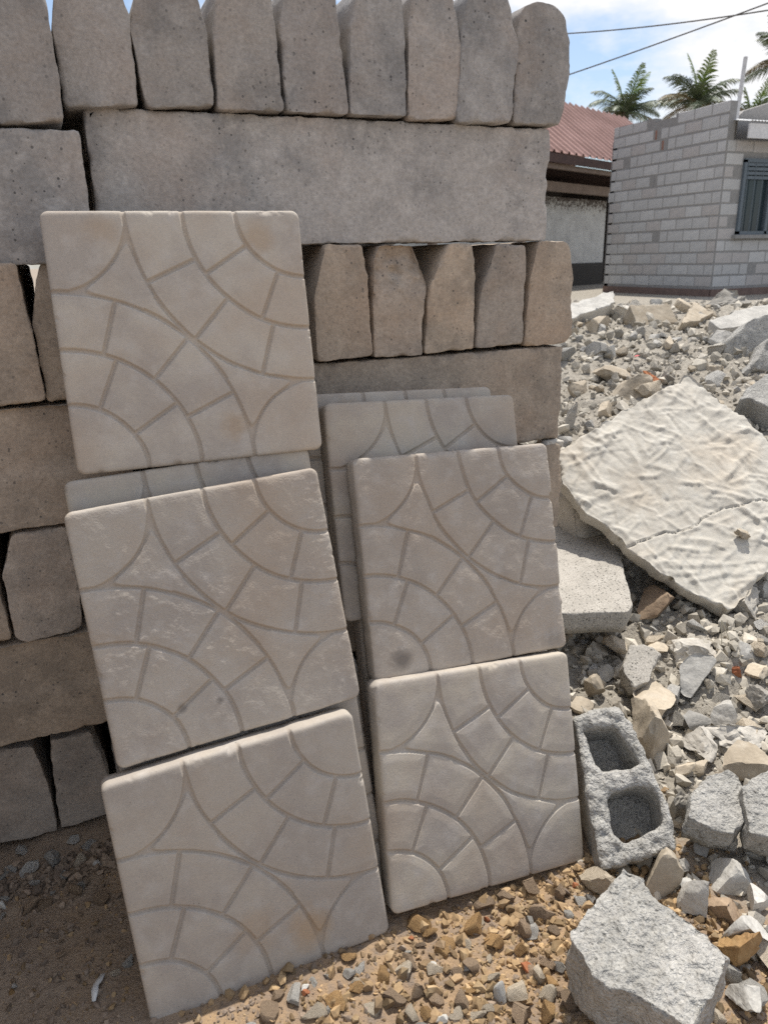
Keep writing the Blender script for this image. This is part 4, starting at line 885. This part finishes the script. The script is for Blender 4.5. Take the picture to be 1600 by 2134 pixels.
for i in range(80): F.append((2*i, 2*i+2, 2*i+3, 2*i+1))
obj('roof_sheet', mesh('roof_sheet', V, F, False), RED, shed).modifiers.new('thickness', 'SOLIDIFY').thickness = .01
AX = (tuple(da), tuple(dp), (0, 0, 1)); WD = plain('timber_brown', (.10, .06, .05), (.07, .045, .04), 6.); WD2 = plain('timber_weathered', (.26, .20, .16), (.20, .15, .12), 6.)
MB().box(sl(1.3, -.22, -.30), (6.3, .02, .09), AX).build('fascia', WD, shed); MB().box(sl(1.3, -.1, -.44), (6.3, .05, .05), AX).build('eave_beam', WD2, shed)
MB().box(sl(1.3, .35, -.78), (6.3, .07, .10), AX).build('tie_beam', WD2, shed)
wm, t, b = material('peeling_white'); N = NT(t); co = N.n('ShaderNodeTexCoord').outputs['Object']; n1 = N.noise(co, 3.2, 7, .7); n2 = N.noise(co, 14., 5, .7); sp = N.n('ShaderNodeSeparateXYZ', {0: co})
pe = N.math('ADD', n2, N.ramp(sp.outputs[2], 1.75, 2.25, 0., .30)); c = N.mix(N.ramp(pe, .60, .68), N.mix(N.ramp(n1, .4, .7), (.62, .62, .60, 1), (.45, .45, .44, 1)), (.12, .10, .09, 1)); t.links.new(c, b.inputs['Base Color']); b.inputs['Roughness'].default_value = .9
MB().box(sl(-.1, .9, -1.75), (4.5, .08, .82), AX).build('wall', wm, shed); MB().box(sl(-.1, .88, -2.78), (4.5, .09, .30), AX).build('wall_base', plain('base_dark', (.06, .055, .05)), shed)
MB().box(sl(1.3, 2.0, -.36), (6.2, 1.9, .01), AX).build('ceiling', WD, shed)
for a in (-3.4, -.2, 6.2): MB().box(sl(a, .5, -1.6), (.07, .07, 1.5), AX).build('post', WD2, shed)
MB().box(sl(1.3, 3.9, -1.6), (6.3, .08, 1.6), AX).build('rear_wall', plain('shed_rear', (.16, .14, .13)), shed); MB().box(sl(7.4, 2.2, -1.6), (.08, 1.8, 1.6), AX).build('end_wall', plain('shed_end', (.16, .14, .13)), shed); MB().box(sl(-4.9, 2.2, -1.6), (.08, 1.8, 1.6), AX).build('end_wall', plain('shed_end_plaster', (.16, .14, .13)), shed)

# ------------------------------------------------------------------ palms
LF = []
for nm_, c1, c2 in (('frond_dark', (.15, .18, .11), (.11, .14, .085)), ('frond_light', (.20, .26, .05), (.14, .20, .045)), ('frond_dry', (.20, .15, .07), (.14, .11, .05))):  # frond_dark is lightened and slightly blued, painting distant haze into the leaf colour
    m, t, b = material(nm_); N = NT(t); co = N.n('ShaderNodeTexCoord').outputs['Object']; c = N.mix(N.ramp(N.noise(co, 2.5), .35, .65), col4(c1), col4(c2)); t.links.new(c, b.inputs['Base Color']); b.inputs['Roughness'].default_value = .5
    LF.append(m)
def frond(seed, length, el, droop, mat):
    r_ = random.Random(seed); V = []; F = []; p = Vector((0, 0, 0)); ang = el; P = []
    for i in range(13):
        P.append(p.copy()); p = p+Vector((math.cos(ang), 0, math.sin(ang)))*length/12; ang -= droop/12*(.4+1.2*i/12)
    mb = MB(); mb.tube(P, [.045*(1-.85*i/12) for i in range(13)], 5); V = mb.V; F = mb.F
    for i in range(1, 46):
        s = i/46*12; k = min(int(s), 11); f = s-k; c = P[k].lerp(P[k+1], f); tg = (P[k+1]-P[k]).normalized(); u_ = i/46
        ll = length*.30*math.sin(math.pi*min(1, .15+.85*u_)**.8)*r_.uniform(.85, 1.1)+.12
        for sd_ in (-1, 1):
            d = (Vector((0, sd_, 0))*.75+tg*.62+Vector((0, 0, r_.uniform(-.35, .1)))).normalized(); wv = tg*.016
            a = c; m1 = c+d*ll*.55+Vector((0, 0, -.05*ll)); e_ = c+d*ll+Vector((0, 0, -.30*ll)); n0 = len(V)
            V += [tuple(a-wv), tuple(a+wv), tuple(m1+wv*1.3), tuple(m1-wv*1.3), tuple(e_)]; F += [(n0, n0+1, n0+2, n0+3), (n0+3, n0+2, n0+4)]
    return mesh('frond', V, F, False)
TR = plain('palm_trunk', (.24, .20, .16), (.16, .135, .11), 8.)
def palm(x, y, zc, label, seed, L_=2.9):
    z0 = T1(x, y); e = empty('palm_tree', (x, y, z0)); r_ = random.Random(seed); h = zc-z0
    MB().tube([(0, 0, -.2), (.08, .05, h*.35), (.05, .1, h*.7), (0, 0, h)], [.24, .17, .15, .17], 9).build('trunk', TR, e, True)
    for k in range(20):
        if k < 3: el = math.radians(r_.uniform(66, 86)); dr = r_.uniform(.2, .6); mt = LF[1]
        elif k < 11: el = math.radians(r_.uniform(30, 62)); dr = r_.uniform(1.0, 1.6); mt = LF[0]
        else: el = math.radians(r_.uniform(-8, 26)); dr = r_.uniform(.9, 1.4); mt = LF[0] if k < 16 else LF[2]
        o = obj('frond', frond(seed*50+k, L_*r_.uniform(.8, 1.1), el, dr, mt), mt, e, (0, 0, h)); o.rotation_euler = (0, 0, k*2.399+r_.uniform(-.3, .3))
    tag(e, label, 'palm tree', 'palm trees beyond the buildings')
palm(24.9, 29.3, 7.3, 'palm tree rising just behind the red tin roof', 1, 1.95); palm(26.3, 26.35, 7.2, 'palm tree with bright upright young fronds behind the block house', 2, 2.1)
palm(31.8, 28.6, 7.0, 'palm tree between the tilted pipe and the dark steel post', 3, 2.1); palm(27.9, 23.3, 8.2, 'palm tree whose crown is cut by the dark steel post', 4, 1.9)

# ------------------------------------------------------------------ cables
def cable(p, q, sag, label):
    p, q = Vector(p), Vector(q); P = [p.lerp(q, i/40)-Vector((0, 0, sag*4*(i/40)*(1-i/40))) for i in range(41)]
    tag(MB().tube(P, .010, 6).build('overhead_cable', plain('cable_'+label.split()[0], (.12, .115, .11)), None, True), label, 'cable', 'overhead cables')
cable((8.02, 14.78, 5.71), (11.33, 3.83, 4.40), .35, 'gently sagging overhead cable crossing high above the houses')
cable((7.60, 13.83, 3.97), (10.87, 3.75, 5.01), .12, 'steep overhead cable slanting up across the other cable')
